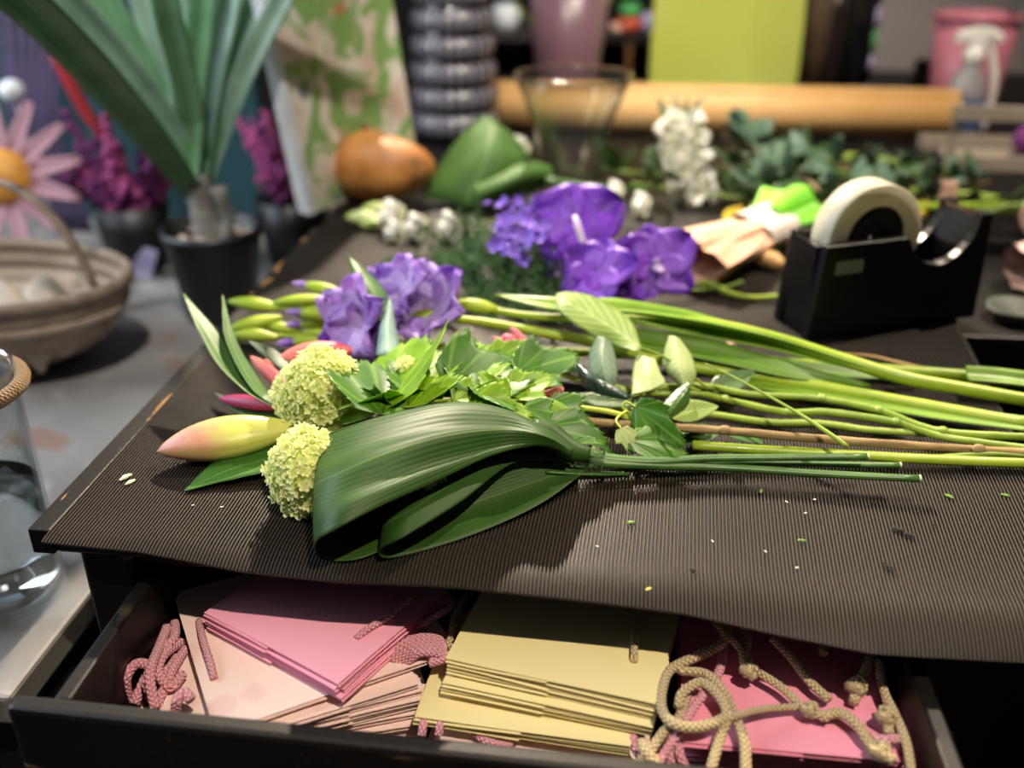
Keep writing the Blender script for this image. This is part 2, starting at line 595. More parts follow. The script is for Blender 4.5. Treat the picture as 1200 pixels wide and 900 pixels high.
M['plumed'] = plain('purple_plume', '#5a2058', '#85387c', .8, 60)
M['teal'] = plain('teal_paint', '#0d333c', '#124048', .7, 3)
M['lilacrib'] = plain('lilac_ribbon', '#3f344e', '#54466a', .6, 20)
M['redstem'] = plain('red_stem', '#8e1420', '#a31c28', .5)
M['tag'] = plain('lilac_card', '#a294b8', '#b0a3c4', .6)
M['wallgrey'] = plain('plaster_greige', '#8f857f', '#9a9089', .85, 2)
M['walldark'] = plain('dark_wall', '#241d1b', '#342a26', .85, 2)
M['floor'] = plain('dark_floor', '#2a2320', '#3a312c', .6, 3)
M['mauve'] = plain('mauve_glaze', '#6a4d56', '#785a62', .35, 5)
M['bucketpink'] = plain('pink_enamel', '#a8606c', '#b46c78', .4, 5)
M['spraywhite'] = plain('white_plastic', '#cfc9bc', '#dcd6ca', .35)
M['sprayblue'] = plain('blue_label', '#34507c', '#3f5e8c', .4)
M['spraybody'] = plain('cloudy_plastic', '#8f8a88', '#a8a3a0', .3, trans=.3)
M['crate'] = woodmat('grey_crate_wood', '#8a7a66', '#a39380', 6, .7)
M['eucl'] = leafmat('eucalyptus_leaf', '#44604a', '#6a8468', '#8aa286', rough=.5, vs=7, trans=.12, vd=.3)
M['greend'] = leafmat('deep_green_leaf', '#23401a', '#3b5a26', '#5d7c3c', rough=.42, vs=8, trans=.15, vd=.3)
M['stemg'] = plain('mossy_stem', '#5c7424', '#7a9034', .5, 30)
M['stemw'] = plain('brown_stem', '#6e5238', '#8d6c4c', .7, 30)
M['tissue'] = plain('bright_green_tissue', '#6fc81e', '#8adf2c', .5, 10, trans=.3)
M['sleeve'] = plain('pink_kraft_sleeve', '#cf9f82', '#dcb194', .5, 12, bump=.2, bscale=40)
M['celloph'] = plain('white_cellophane', '#b9aca2', '#d2c8c0', .25, 12)
M['fern'] = plain('fern_green', '#1f4412', '#355f1c', .6, 40)
M['statice'] = plain('statice_violet', '#7f58c4', '#9a78dc', .7, 60)
M['mottle'] = plain('mottled_wrap', '#9a8274', '#c9a9a2', .6, 40, bump=.4, bscale=50)
M['sage'] = plain('sage_dish', '#2f352f', '#3d453c', .6)
M['dryleaf'] = plain('dry_stalk', '#b58f52', '#c9a468', .6, 30)
M['stool'] = woodmat('stool_wood', '#8a5a2c', '#a56f3a', 6, .5)
M['bottleblack'] = plain('black_glaze', '#0c0b0d', '#17151a', .25)
M['greenglass'] = plain('green_label', '#3f9a4a', '#58b864', .4)
M['lavcap'] = plain('lavender_cap', '#a49cc4', '#bcb4d6', .4)
M['bronze'] = plain('brown_box', '#4a3a2a', '#5d4a36', .6)
M['peach'] = plain('peach_pot', '#d9a88c', '#e8bca0', .5)
M['orangered'] = plain('orange_red_tin', '#b8442a', '#cc5a36', .5)


def special_materials():
    # lily bud: salmon flush over yellow green, lengthwise ribs
    k = NT('lily_bud_skin')
    uv = k.n('ShaderNodeSeparateXYZ', Vector=k.n('ShaderNodeUVMap').outputs[0])
    u, v = uv.outputs[0], uv.outputs[1]
    rib = k.math('POWER', k.math('ABSOLUTE', k.math('COSINE', k.math('MULTIPLY', v, 3 * PI))), 10)
    f = k.math('ADD', k.ramp(u, .05, .8, .0, 1.0), k.ramp(k.noise(40, 3), .3, .7, -.18, .18))
    f = k.math('SUBTRACT', f, k.math('MULTIPLY', rib, .15))
    c = k.mix(k.ramp(f, .25, .75), lin('#de9784'), lin('#cfd06a'))
    c = k.mix(k.math('MULTIPLY', rib, .6), c, lin('#aeb648'))
    k.l(c, k.p.inputs['Base Color'])
    k.p.inputs['Roughness'].default_value = .4
    k.p.inputs['Subsurface Weight'].default_value = .1
    k.p.inputs['Subsurface Radius'].default_value = (.004, .003, .001)
    k.bump(k.math('ADD', k.noise(160, 2), rib), .2, .0008)
    M['lilybud'] = k.m
    # grey worktop: worn paint, patches of rust and white
    k = NT('worn_grey_worktop')
    c = k.mix(k.ramp(k.noise(5, 6), .35, .65), lin('#6d6a68'), lin('#96928e'))
    c = k.mix(k.ramp(k.noise(9, 4, dist=.5), .66, .72, 0, .55), c, lin('#8d5a42'))
    c = k.mix(k.ramp(k.noise(13, 5), .62, .7, 0, .5), c, lin('#b9b4ae'))
    k.l(c, k.p.inputs['Base Color'])
    k.p.inputs['Roughness'].default_value = .55
    k.bump(k.noise(60, 5), .2, .001)
    M['worktop'] = k.m
    # rubber: matt, dusty specks
    for nm, a, b, sp in (('rubber', '#0f0c0a', '#15110e', '#5d5448'), ('rubber_crest', '#241e19', '#392f27', '#a59b8c')):  # valley rubber darkened to deepen rib shade; crest lighter from dusty wear
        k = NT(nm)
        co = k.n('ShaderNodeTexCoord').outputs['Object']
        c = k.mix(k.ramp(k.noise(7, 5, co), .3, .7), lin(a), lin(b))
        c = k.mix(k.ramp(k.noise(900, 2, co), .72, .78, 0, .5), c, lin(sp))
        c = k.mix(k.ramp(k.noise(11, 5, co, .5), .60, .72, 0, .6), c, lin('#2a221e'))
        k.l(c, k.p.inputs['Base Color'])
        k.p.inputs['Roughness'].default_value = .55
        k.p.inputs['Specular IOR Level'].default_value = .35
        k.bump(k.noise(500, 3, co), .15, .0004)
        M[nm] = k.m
    # pale bag print: cream with faint blush and sage blossoms
    k = NT('floral_paper')
    co = k.n('ShaderNodeTexCoord').outputs['Object']
    vo = k.n('ShaderNodeTexVoronoi', Scale=26.0, Vector=co)
    f = k.ramp(k.math('ADD', vo.outputs['Distance'], k.math('MULTIPLY', k.noise(60, 3, co), .35)), .42, .5, 1, 0)
    c = k.mix(k.math('MULTIPLY', f, .5), lin('#f3d8d0'), lin('#e9c0bc'))
    vo2 = k.n('ShaderNodeTexVoronoi', Scale=17.0, Vector=co)
    f2 = k.ramp(k.math('ADD', vo2.outputs['Distance'], k.math('MULTIPLY', k.noise(50, 3, co), .3)), .3, .36, 1, 0)
    c = k.mix(k.math('MULTIPLY', f2, .35), c, lin('#e3e0bf'))
    k.l(c, k.p.inputs['Base Color'])
    k.p.inputs['Roughness'].default_value = .4
    M['floral'] = k.m
    # printed panel: cream fans, green foliage, dabs of orange and teal
    k = NT('tropical_print')
    co = k.n('ShaderNodeTexCoord').outputs['Object']
    c = k.mix(k.ramp(k.noise(16, 2, co), .4, .6), lin('#e6ded0'), lin('#d6bba8'))
    vo = k.n('ShaderNodeTexVoronoi', Scale=13.0, Vector=co)
    c = k.mix(k.ramp(vo.outputs['Distance'], .16, .26, .85, 0), c, lin('#bf6d42'))
    vo = k.n('ShaderNodeTexVoronoi', Scale=12.0, Vector=k.n('ShaderNodeMapping', Vector=co, Location=(.3, .2, .55)).outputs[0])
    c = k.mix(k.ramp(vo.outputs['Distance'], .12, .2, .8, 0), c, lin('#466a70'))
    c = k.mix(k.ramp(k.noise(11, 3, co, 1.2), .47, .53, 0, .9), c, lin('#74a548'))
    c = k.mix(k.ramp(k.noise(19, 3, co, 1.0), .60, .66, 0, .8), c, lin('#a0b070'))
    k.l(c, k.p.inputs['Base Color'])
    k.p.inputs['Roughness'].default_value = .6
    M['print'] = k.m
    # gourd skin
    k = NT('gourd_skin')
    co = k.n('ShaderNodeTexCoord').outputs['Object']
    c = k.mix(k.ramp(k.noise(22, 5, co), .35, .6), lin('#a86a30'), lin('#c98a48'))
    c = k.mix(k.ramp(k.noise(14, 3, co, .8), .55, .62, 0, .9), c, lin('#7d5a3c'))
    c = k.mix(k.ramp(k.noise(9, 2, co, .4), .58, .66, 0, .8), c, lin('#cc4a2c'))
    k.l(c, k.p.inputs['Base Color'])
    k.p.inputs['Roughness'].default_value = .5
    k.bump(k.noise(50, 4, co), .3, .002)
    M['gourd'] = k.m
    # woven black and silver
    k = NT('woven_silver')
    uv = k.n('ShaderNodeSeparateXYZ', Vector=k.n('ShaderNodeUVMap').outputs[0])
    a = k.math('SINE', k.math('MULTIPLY', uv.outputs[1], 2 * PI * 26))
    f = k.ramp(a, -.1, .4)
    k.l(k.mix(f, lin('#0f0d10'), lin('#7d7880')), k.p.inputs['Base Color'])
    k.p.inputs['Roughness'].default_value = .3
    M['woven'] = k.m


special_materials()

# ================================================================== SETTING
def struct(o):
    o['kind'] = 'structure'
    return o


mb = MB(); mb.box((-3, -1.5, -.05), (3.2, 3.6, 0)); struct(mb.build('floor', M['floor'], smooth=False))
mb = MB(); mb.box((-3, 3.6, 0), (3.2, 3.7, 2.9)); struct(mb.build('wall_back', M['walldark'], smooth=False))
mb = MB(); mb.box((-3.1, -1.5, 0), (-3, 3.6, 2.9)); struct(mb.build('wall_left', M['walldark'], smooth=False))
mb = MB(); mb.box((0.62, 3.0, 0), (1.35, 3.6, 2.9)); struct(mb.build('wall_pier', M['wallgrey'], smooth=False))

# ================================================================== DESK
FY = 0.557           # front edge of the table top
desk = thing('desk', 'black painted desk with chipped edges and an open drawer of gift bags', 'desk', (-.055, .92, 0))
mb = MB(); mb.box((-.405, FY, .757), (.31, 1.283, .7765)); mb.build('tabletop', M['paintscuff'], desk, smooth=False, bevel=.003)
mb = MB(); mb.box((-.4225, FY - .001, .756), (-.4052, 1.283, .7775)); mb.build('edge_strip', M['paintworn'], desk, smooth=False, bevel=.0012)
for lx0, lx1 in ((-.392, -.352), (.228, .268)):
    for ly in (.565, 1.22):
        mb = MB(); mb.box((lx0, ly, 0), (lx1, ly + .045, .756)); mb.build('leg', M['paintscuff'], desk, smooth=False, bevel=.003)
mb = MB(); mb.box((-.352, .575, .738), (.228, .59, .756)); mb.build('front_rail', M['paint'], desk, smooth=False, bevel=.002)
mb = MB(); mb.box((-.39, .612, .60), (-.365, 1.218, .755)); mb.build('side_apron', M['paint'], desk, smooth=False)
mb = MB(); mb.box((.241, .612, .60), (.266, 1.218, .755)); mb.build('side_apron', M['paint'], desk, smooth=False)
mb = MB(); mb.box((-.352, 1.235, .60), (.228, 1.255, .755)); mb.build('back_apron', M['paint'], desk, smooth=False)
# drawer
mb = MB(); mb.box((-.348, .4405, .612), (.222, .96, .622)); dr = mb.build('drawer', M['drawerin'], desk, smooth=False)
mb = MB(); mb.box((0, -.0142, .585), (.608, 0, .735), Matrix.Translation((-.372, .4400, 0)) @ Matrix.Rotation(math.radians(-1.3), 4, 'Z')); mb.build('drawer_front', M['paintscuff'], dr, smooth=False, bevel=.004)
for x0, y0_ in ((-.348, .4402), (.2105, .4272)):
    mb = MB(); mb.box((x0, y0_, .6225), (x0 + .0115, .95, .732)); mb.build('drawer_side', M['paintscuff'], dr, smooth=False, bevel=.002)
mb = MB(); mb.box((-.336, .95, .6225), (.21, .96, .73)); mb.build('drawer_back', M['drawerin'], dr, smooth=False)
mb = MB()
mb.lathe([(.0001, .0), (.006, 0), (.006, .012), (.013, .02), (.012, .028), (.0001, .032)], (-.07, .4190, .655), 20, axis=(0, -1, 0))
mb.build('drawer_knob', M['paintscuff'], dr)


# ribbed rubber mat: real ribs
def rubber_mat():
    per = 0.0027
    x0, x1 = -.4045, .335
    n = int((x1 - x0) / per)
    mb = MB()
    ys = [1.315 - (1.315 - FY) * i / 26 for i in range(27)]
    nh = 16
    prof = [(0.0, 0.0), (.18, 1.0), (.55, 1.0), (.75, 0.0)]
    cols = []
    for i in range(n):
        for q, h in prof: cols.append((x0 + (i + q) * per, h))
    cols.append((x1, 0.0))
    xs = np.array([c[0] for c in cols])
    OL = np.interp(xs, [-.405, -.33, -.25, -.18, -.09, 0, .06, .12, .18, .26, .34], [.014, .017, .028, .032, .030, .033, .036, .045, .052, .050, .048])
    AN = np.interp(xs, [-.405, -.25, -.1, .03, .1, .2, .34], [12, 22, 18, 22, 30, 42, 46])
    rows = []
    for y in ys:
        row = []
        for j, (x, h) in enumerate(cols):
            sk = (x - x0) / (x1 - x0) * .045 * (y - .6) / .5 - .012 * max(0, (y - .7)) * (1 - (x - x0) / (x1 - x0))
            z = .7781 + .0016 * h + .0012 * math.sin(x * 9 + y * 5) * math.exp(-((y - FY) / .12) ** 2)
            row.append((x + sk, y, z))
        rows.append(row)
    last = rows[-1]
    for k in range(1, nh + 1):
        t = k / nh
        row = []
        for j, (x, h) in enumerate(cols):
            a = math.radians(AN[j])
            L = OL[j] * t
            # circular droop: turning from flat to angle a
            r_ = OL[j] / a
            th = a * t
            dy = r_ * math.sin(th)
            dz = r_ * (1 - math.cos(th))
            bx, by, bz = last[j]
            nz = math.cos(th)
            row.append((bx, by - dy - (h - .2) * .0016 * math.sin(th), bz - dz - .0016 * h * (1 - nz)))
        rows.append(row)
    m = len(cols)
    vs = [q for r in rows for q in r]
    fs = []
    mi = []
    for i in range(len(rows) - 1):
        for j in range(m - 1):
            fs.append((i * m + j, (i + 1) * m + j, (i + 1) * m + j + 1, i * m + j + 1))
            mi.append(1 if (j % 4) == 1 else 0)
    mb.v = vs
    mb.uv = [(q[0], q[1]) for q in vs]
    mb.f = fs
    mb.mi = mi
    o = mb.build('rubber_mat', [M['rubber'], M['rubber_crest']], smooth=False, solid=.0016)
    tag(o, 'dusty dark ribbed rubber mat covering the black desk and drooping over the drawer', 'mat')


rubber_mat()

# tables behind and beside
bt = thing('work_table', 'long black work table behind the ribbed mat carrying the kraft paper roll', 'table', (.3, 2.0, 0))
mb = MB(); mb.box((-.42, 1.33, .752), (1.25, 2.75, .7775)); mb.build('tabletop', M['paint'], bt, smooth=False, bevel=.003)
for x in (-.40, 1.18):
    for y in (1.36, 2.68):
        mb = MB(); mb.box((x, y, 0), (x + .05, y + .05, .7515)); mb.build('leg', M['paint'], bt, smooth=False)
st = thing('side_table', 'low black side table beside the tape dispenser carrying the mottled wrapped bundle', 'table', (.8, 1.05, 0))
mb = MB(); mb.box((.345, 1.03, .735), (1.25, 1.31, .764)); mb.build('tabletop', M['paint'], st, smooth=False, bevel=.003)
mb = MB(); mb.box((.355, 1.04, .0005), (1.24, 1.30, .7345)); mb.build('cabinet_body', M['paint'], st, smooth=False)
wk = thing('worktop_bench', 'worn grey paint-splashed bench lower than the black desk, carrying the trug', 'bench', (-1.1, 1.2, 0))
mb = MB(); mb.box((-2.2, .532, .60), (-.459, 2.2, .63)); mb.build('bench_top', M['worktop'], wk, smooth=False, bevel=.004)
mb = MB(); mb.box((-2.15, .56, .10), (-.48, 2.15, .5995)); mb.build('bench_body', M['slate'], wk, smooth=False)

# ================================================================== ASPIDISTRA BUNDLE
ab = thing('leaf_bundle', 'two glossy dark green leaves folded into loops and taped to cut stalks', 'leaf bundle', T(560, 560, 0))
rows = [
    [(671, 522, .032), (671, 527, .034), (670, 532, .034), (669, 537, .030)],
    [(640, 503, .045), (640, 511, .055), (638, 517, .052), (634, 523, .046)],
    [(592, 481, .056), (592, 500, .058), (588, 518, .053), (578, 534, .050)],
    [(530, 473, .062), (526, 502, .068), (521, 532, .062), (516, 562, .052)],
    [(462, 486, .062), (456, 518, .069), (451, 556, .064), (448, 592, .053)],
    [(403, 503, .056), (399, 538, .062), (396, 578, .058), (394, 620, .047)],
    [(374, 514, .045), (371, 550, .046), (369, 592, .041), (370, 636, .031)],
    [(392, 506, .050), (382, 562, .018), (378, 615, .011), (379, 655, .004)],
    [(462, 486, .061), (438, 552, .014), (430, 610, .005), (434, 650, .004)],
    [(530, 473, .061), (522, 532, .014), (520, 575, .007), (527, 598, .008)],
    [(592, 481, .055), (600, 524, .018), (600, 545, .013), (604, 556, .015)],
    [(664, 531, .024), (664, 534, .021), (664, 538, .021), (664, 541, .022)]]
mb = MB(); mb.patch([TT(r) for r in rows], 72, 40, .0042, 2.3); mb.build('leaf', M['asp'], ab, solid=.0007)
rows = [
    [(676, 531, .020), (676, 537, .022), (676, 543, .020)],
    [(604, 522, .034), (602, 531, .034), (606, 541, .030)],
    [(542, 545, .036), (538, 562, .036), (540, 588, .028)],
    [(482, 575, .034), (479, 600, .033), (477, 627, .026)],
    [(452, 585, .020), (449, 615, .020), (446, 644, .014)],
    [(480, 576, .033), (466, 618, .006), (460, 653, .003)],
    [(542, 545, .035), (540, 594, .006), (546, 629, .003)],
    [(606, 522, .033), (622, 566, .010), (630, 592, .006)],
    [(690, 541, .014), (690, 544, .014), (690, 549, .014)]]
mb = MB(); mb.patch([TT(r) for r in rows], 50, 14); mb.build('leaf', M['asp'], ab, solid=.0007)
mb = MB(); mb.patch([TT(r) for r in [[(640, 548, .012), (640, 553, .016), (640, 560, .006)], [(690, 552, .010), (690, 556, .012), (690, 562, .004)], [(738, 553, .008), (738, 556, .008), (738, 559, .004)]]], 14, 7)
mb.build('leaf', M['roseleafd'], ab, solid=.0007)
bk_ = TT([(668, 524, .032), (640, 503, .046), (592, 481, .0575), (530, 473, .0635), (462, 486, .0640), (403, 503, .0580), (376, 514, .046), (368, 530, .030)])  # unseen extra leaf, added behind the loops to keep light out of them
rows = []
for q in bk_:
    a_ = q + V((0, .0005, .0005)); b_ = V((q.x + .004, q.y + .022, MATZ + .004))
    rows.append([a_, a_.lerp(b_, .5) + V((0, .012, 0)), b_])
mb = MB(); mb.patch(rows, 40, 8); mb.build('leaf', M['asp'], ab, solid=.0007)
# rolled neck of the leaves and stalks
mb = MB(); mb.tube(TT([(622, 504, .042), (645, 513, .036), (668, 527, .030), (690, 533, .026)]), [.010, .012, .009, .006], 10, 16); mb.build('leaf_neck', M['asp'], ab)
for pts, rr in (([(690, 535, .020), (760, 541, .016), (830, 537, .016), (920, 536, .018), (1017, 535, .020)], [.0048, .0048, .0036, .0034, .0032]),
                ([(690, 541, .018), (760, 545, .014), (850, 548, .010), (960, 555, .012), (1078, 561, .014)], [.0048, .0046, .0038, .0036, .0034]),
                ([(690, 538, .012), (780, 544, .007), (880, 542, .006), (980, 544, .005), (1055, 545, .005)], [.0045, .004, .003, .003, .0028])):
    mb = MB(); mb.tube(TT(pts), rr, 8, 26, flat=.8); s = mb.build('stalk', M['aspstalk'], ab)
    e = T(*pts[-1]); d = (e - T(*pts[-2])).normalized()
    mb = MB(); mb.lathe([(.0001, .0008), (rr[-1] * .92, .0006), (rr[-1] * .95, -.001)], e, 10, axis=d); mb.build('cut_end', M['palebit'], s)
mb = MB()
a, b = T(664, 531, .024), T(706, 538, .018)
mb.tube([a, a.lerp(b, .3), a.lerp(b, .7), b], [.0085, .0105, .0098, .008], 14, 18, knob=.08)
mb.build('tape_band', M['tapeclear'], ab, smooth=False)


# ================================================================== VIBURNUM
def floret(mb, c, nrm, r):
    nrm = nrm.normalized()
    e = nrm.orthogonal().normalized()
    e.rotate(Matrix.Rotation(random.uniform(0, 6.28), 3, nrm))
    for k in range(5):
        d = e.copy()
        d.rotate(Matrix.Rotation(2 * PI * k / 5 + random.uniform(-.1, .1), 3, nrm))
        b = nrm.cross(d)
        cu = random.uniform(.2, .8) * r
        vs = [c, c + d * r * .55 + b * r * .42 + nrm * (cu * .7), c + d * r * .62 + nrm * (cu * .2), c + d * r * .55 - b * r * .42 + nrm * (cu * .7),
              c + d * r + b * r * .2 + nrm * cu, c + d * r - b * r * .2 + nrm * cu]
        mb.add(vs, [(0, 1, 2), (0, 2, 3), (1, 4, 2), (2, 4, 5), (2, 5, 3)], [(0, .5), (.5, 1), (.55, .5), (.5, 0), (1, .7), (1, .3)])


def snowball(c, r, n, fr, parent, sq=(1, 1, 1)):
    mb = MB()
    for i in range(n):
        z = 1 - 2 * (i + .5) / n
        ph = i * 2.399963
        q = math.sqrt(1 - z * z)
        d = V((q * math.cos(ph), q * math.sin(ph), z))
        d = (d + V([random.gauss(0, .06) for _ in range(3)])).normalized()
        bump = 1 + .05 * math.sin(5 * d.x + 3 * d.z) + .045 * math.sin(7 * d.y + 4 * d.x)
        p = c + V((d.x * sq[0], d.y * sq[1], d.z * sq[2])) * (r * bump * random.uniform(.90, 1.04) - fr * .3)
        floret(mb, p, (d + V([random.gauss(0, .28) for _ in range(3)])), fr * random.uniform(.8, 1.15))
    o = mb.build('flower_head', M['snow'], parent)
    mb = MB(); mb.ball(c, r * .86, 20, 12); mb.build('flower_core', M['snowcore'], o)
    return o


LOBE = [(0, .30), (12, .40), (24, .58), (33, .74), (40, .82), (47, .74), (56, .70), (64, .76), (72, .90), (80, 1.02), (90, 1.10),
        (100, 1.02), (108, .90), (116, .76), (124, .70), (133, .74), (140, .82), (147, .74), (156, .58), (168, .40), (180, .30)]


def lobed_leaf(base, tip, parent, mat, roll=0.0, cup=.15, droop=.15, wide=1.0, ripple=.02, fold=0.0, petiole=None, nth=73, nr=8):
    base, tip = T(*base), T(*tip)
    ax = tip - base
    L = ax.length * 1.12
    ax.normalize()
    up = V((0, 0, 1))
    sd = ax.cross(up)
    if sd.length < .05: sd = V((1, 0, 0))
    sd.normalize()
    nn = sd.cross(ax)
    R = Matrix.Rotation(roll, 3, ax)
    sd, nn = R @ sd, R @ nn
    aa = [q[0] for q in LOBE]
    rr = [q[1] for q in LOBE]
    G = []
    UV = []
    ph = random.uniform(0, 6)
    for i in range(nr):
        f = i / (nr - 1)
        row = []
        for j in range(nth):
            th = 180 * j / (nth - 1)
            ro = np.interp(th, aa, rr)
            tooth = .92 + .16 * ((j * .5) % 1) + .04 * math.sin(j * 1.7)
            r = ro * f * (tooth if i == nr - 1 else 1)
            x = r * math.sin(math.radians(th))
            y = r * math.cos(math.radians(th)) * wide
            z = cup * y * y * 1.0 - droop * x * x + ripple * f * math.sin(th * .11 + ph) + fold * abs(y)
            row.append(base + (ax * x + sd * y + nn * z) * L)
            UV.append((f, j / (nth - 1)))
        G.append(row)
    mb = MB(); mb.grid(G, UV)
    o = mb.build('leaf', mat, parent, solid=.0004)
    if petiole:
        mb = MB(); mb.tube([base + ax * L * .03] + TT(petiole), [.0009, .0011, .0013], 6, 12); mb.build('petiole', M['vibstem'], o)
    return o


vb = thing('viburnum_branch', 'snowball branch with a large round lime flower head and bright lobed leaves', 'flower', T(560, 490, 0))
snowball(T(381, 462, .040), .0385, 640, .0046, vb, (1.02, 1, 1.02))
snowball(T(478, 434, .055), .011, 60, .0040, vb)
mb = MB(); mb.tube(TT([(405, 462, .045), (440, 470, .045), (500, 472, .048), (560, 467, .046), (600, 474, .040), (660, 476, .034), (715, 483, .030), (755, 496, .026)]), [.0022, .0022, .0025], 8, 40); mb.build('green_shoot', M['vibstem'], vb)
mb = MB(); mb.tube(TT([(660, 490, .024), (700, 495, .022), (760, 499, .024), (850, 505, .022), (940, 513, .018), (1050, 521, .014), (1140, 527, .010), (1215, 531, .008)]), [.0036, .0036, .0038, .0036], 9, 50, knob=.05)
tw = mb.build('woody_stem', M['twig'], vb)
for x, y, h in ((849, 504, .024), (1147, 526, .014)):
    mb = MB(); mb.ball(T(x, y, h), .0043, 8, 6, axis=(1, .2, 0), sz=1.3); mb.build('bud_node', M['twig'], tw)
# (base, tip, roll, cup, droop, wide, material)
for b, t, roll, cup, drp, wd, m, pet in (
        ((446, 482, .048), (466, 402, .060), -.5, .5, .1, .95, 'vibleaf', None),
        ((470, 470, .046), (412, 458, .064), .6, .2, .3, .9, 'vibleaf', None),
        ((462, 482, .045), (428, 452, .058), 1.0, .25, .2, .9, 'vibleafd', None),
        ((500, 468, .046), (470, 420, .062), .35, .3, .15, .85, 'vibleafd', None),
        ((510, 466, .045), (548, 400, .060), -.1, .3, .1, .9, 'vibleaf', None),
        ((522, 456, .052), (614, 428, .058), .55, .35, .2, .95, 'vibleafd', ((518, 466, .046), (522, 471, .046))),
        ((520, 458, .050), (470, 436, .052), .2, .2, .2, .9, 'vibleaf', None),
        ((576, 424, .054), (612, 402, .064), .6, .3, .1, .7, 'vibleaf', None),
        ((606, 438, .050), (668, 416, .058), .5, .4, .1, .8, 'vibleafd', None),
        ((530, 470, .050), (582, 462, .052), .3, .4, .2, .9, 'vibleaf', None),
        ((592, 470, .050), (566, 440, .060), -.4, .5, .0, .6, 'vibleaf', ((597, 474, .046), (600, 476, .042))),
        ((560, 452, .050), (596, 478, .052), -.3, .4, .0, .6, 'vibleafd', None),
        ((632, 470, .046), (652, 514, .030), .1, -.15, .2, .85, 'vibleaf', ((628, 466, .046), (612, 466, .042))),
        ((640, 474, .042), (690, 502, .030), .5, .2, .2, .85, 'vibleafd', None),
        ((640, 500, .034), (702, 512, .030), .6, .2, .2, .75, 'vibleafd', None),
        ((614, 496, .036), (596, 500, .040), .2, .2, .2, .9, 'vibleafd', None),
        ((728, 502, .034), (742, 524, .024), .1, .1, .3, .9, 'roseleafg', ((722, 492, .036), (734, 482, .034), (740, 487, .030))),
        ((744, 476, .038), (792, 514, .026), .9, .9, .1, .55, 'vibleafd', ((734, 471, .040), (730, 477, .036), (738, 486, .030))),
        ((736, 516, .026), (800, 524, .018), .5, .15, .2, .55, 'vibleafd', None),
        ((672, 520, .028), (716, 528, .024), .5, .15, .2, .5, 'vibleafd', None),
        ((480, 478, .050), (520, 424, .066), -.3, .35, .1, .9, 'vibleaf', None),
        ((448, 486, .050), (440, 420, .066), .3, .4, .15, .9, 'vibleafd', None),
        ((556, 462, .052), (584, 414, .060), .2, .3, .1, .9, 'vibleafd', None),
        ((600, 462, .048), (640, 440, .056), .3, .3, .1, .9, 'vibleaf', None),
        ((548, 474, .048), (610, 480, .050), .5, .2, .2, .8, 'vibleaf', None),
        ((612, 478, .044), (650, 498, .038), .4, .2, .2, .9, 'vibleafd', None)):
    lobed_leaf(b, t, vb, M[m], roll, cup, drp, wd, petiole=pet)

vb2 = thing('viburnum_branch', 'second snowball branch with a flower head tucked against the folded leaf', 'flower', T(400, 560, 0))
snowball(T(362, 552, .030), .0315, 440, .0046, vb2, (.92, 1.0, 1.05))
snowball(T(498, 572, .028), .018, 130, .0045, vb2)
mb = MB(); mb.tube(TT([(385, 552, .028), (450, 556, .022), (560, 548, .016), (640, 540, .012), (700, 534, .008)]), .0022, 8, 24); mb.build('green_shoot', M['vibstem'], vb2)

# ================================================================== LILY
ly = thing('lily_stem', 'lily stem with a fat salmon and yellow bud and long pointed leaves', 'flower', T(300, 480, 0))


def bud(p0, p1, r, mat, parent, name='bud', tipz=0.88, n=22, seg=18, ridge=.06):
    """tapered bud from tip p0 to base p1."""
    p0, p1 = V(p0), V(p1)
    d = p1 - p0
    L = d.length
    d.normalize()
    e = d.cross(V((0, 0, 1)))
    e = e.normalized() if e.length > 1e-4 else d.orthogonal().normalized()
    g = e.cross(d)
    G = []
    for i in range(n):
        q = i / (n - 1)
        rr = r * max(.02, (math.sin(PI * min(1, q ** tipz * .93)) ** .80))
        if q > .9: rr = max(rr, r * .16)
        row = []
        for j in range(seg):
            a = 2 * PI * j / seg
            k = rr * (1 + ridge * math.cos(3 * a))
            row.append(p0 + d * (L * q) + e * math.cos(a) * k + g * math.sin(a) * k)
        G.append(row)
    mb = MB(); mb.grid(G, [(i / (n - 1), j / seg) for i in range(n) for j in range(seg)], closed=True)
    return mb.build(name, mat, parent)


bud(T(184, 529, .014), T(343, 502, .020), .0178, M['lilybud'], ly, ridge=.085, seg=30)
bud(T(322, 424, .032), T(412, 410, .034), .0125, M['salmon'], ly)
bud(T(293, 417, .040), T(345, 462, .030), .0062, M['salmon'], ly)
bud(T(310, 420, .044), T(322, 436, .036), .0028, M['salmon'], ly)
bud(T(256, 467, .010), T(332, 478, .018), .0068, M['magenta'], ly)
mb = MB(); mb.tube(TT([(340, 503, .020), (362, 498, .018), (420, 480, .015), (520, 470, .012), (640, 468, .010)]), [.003, .0035, .004], 8, 24); mb.build('stem', M['rosestem'], ly)
for pts, wd, m, fo, rl in (
        ([(334, 482, .022), (300, 462, .030), (268, 430, .045), (240, 385, .065), (215, 344, .082)], [.005, .012, .0125, .009, .0004], 'lilyleaf', .25, .35),
        ([(336, 484, .018), (308, 465, .028), (284, 430, .045), (268, 392, .062), (261, 346, .080)], [.005, .010, .0075, .005, .0004], 'lilyleaf', .30, .5),
        ([(350, 446, .026), (332, 428, .034), (312, 412, .040), (291, 399, .046)], [.004, .009, .009, .0008], 'lilydark', .2, .2),
        ([(340, 530, .012), (305, 540, .007), (262, 553, .005), (216, 575, .002)], [.008, .0225, .0175, .0005], 'lilymid', .10, .0),
        ([(330, 490, .012), (300, 486, .010), (275, 475, .009), (252, 460, .010)], [.004, .010, .007, .0005], 'lilydark', .15, .1)):
    mb = MB(); mb.blade(TT(pts), wd, fold=fo, roll=rl, n=22); mb.build('leaf', M[m], ly, solid=.0006)
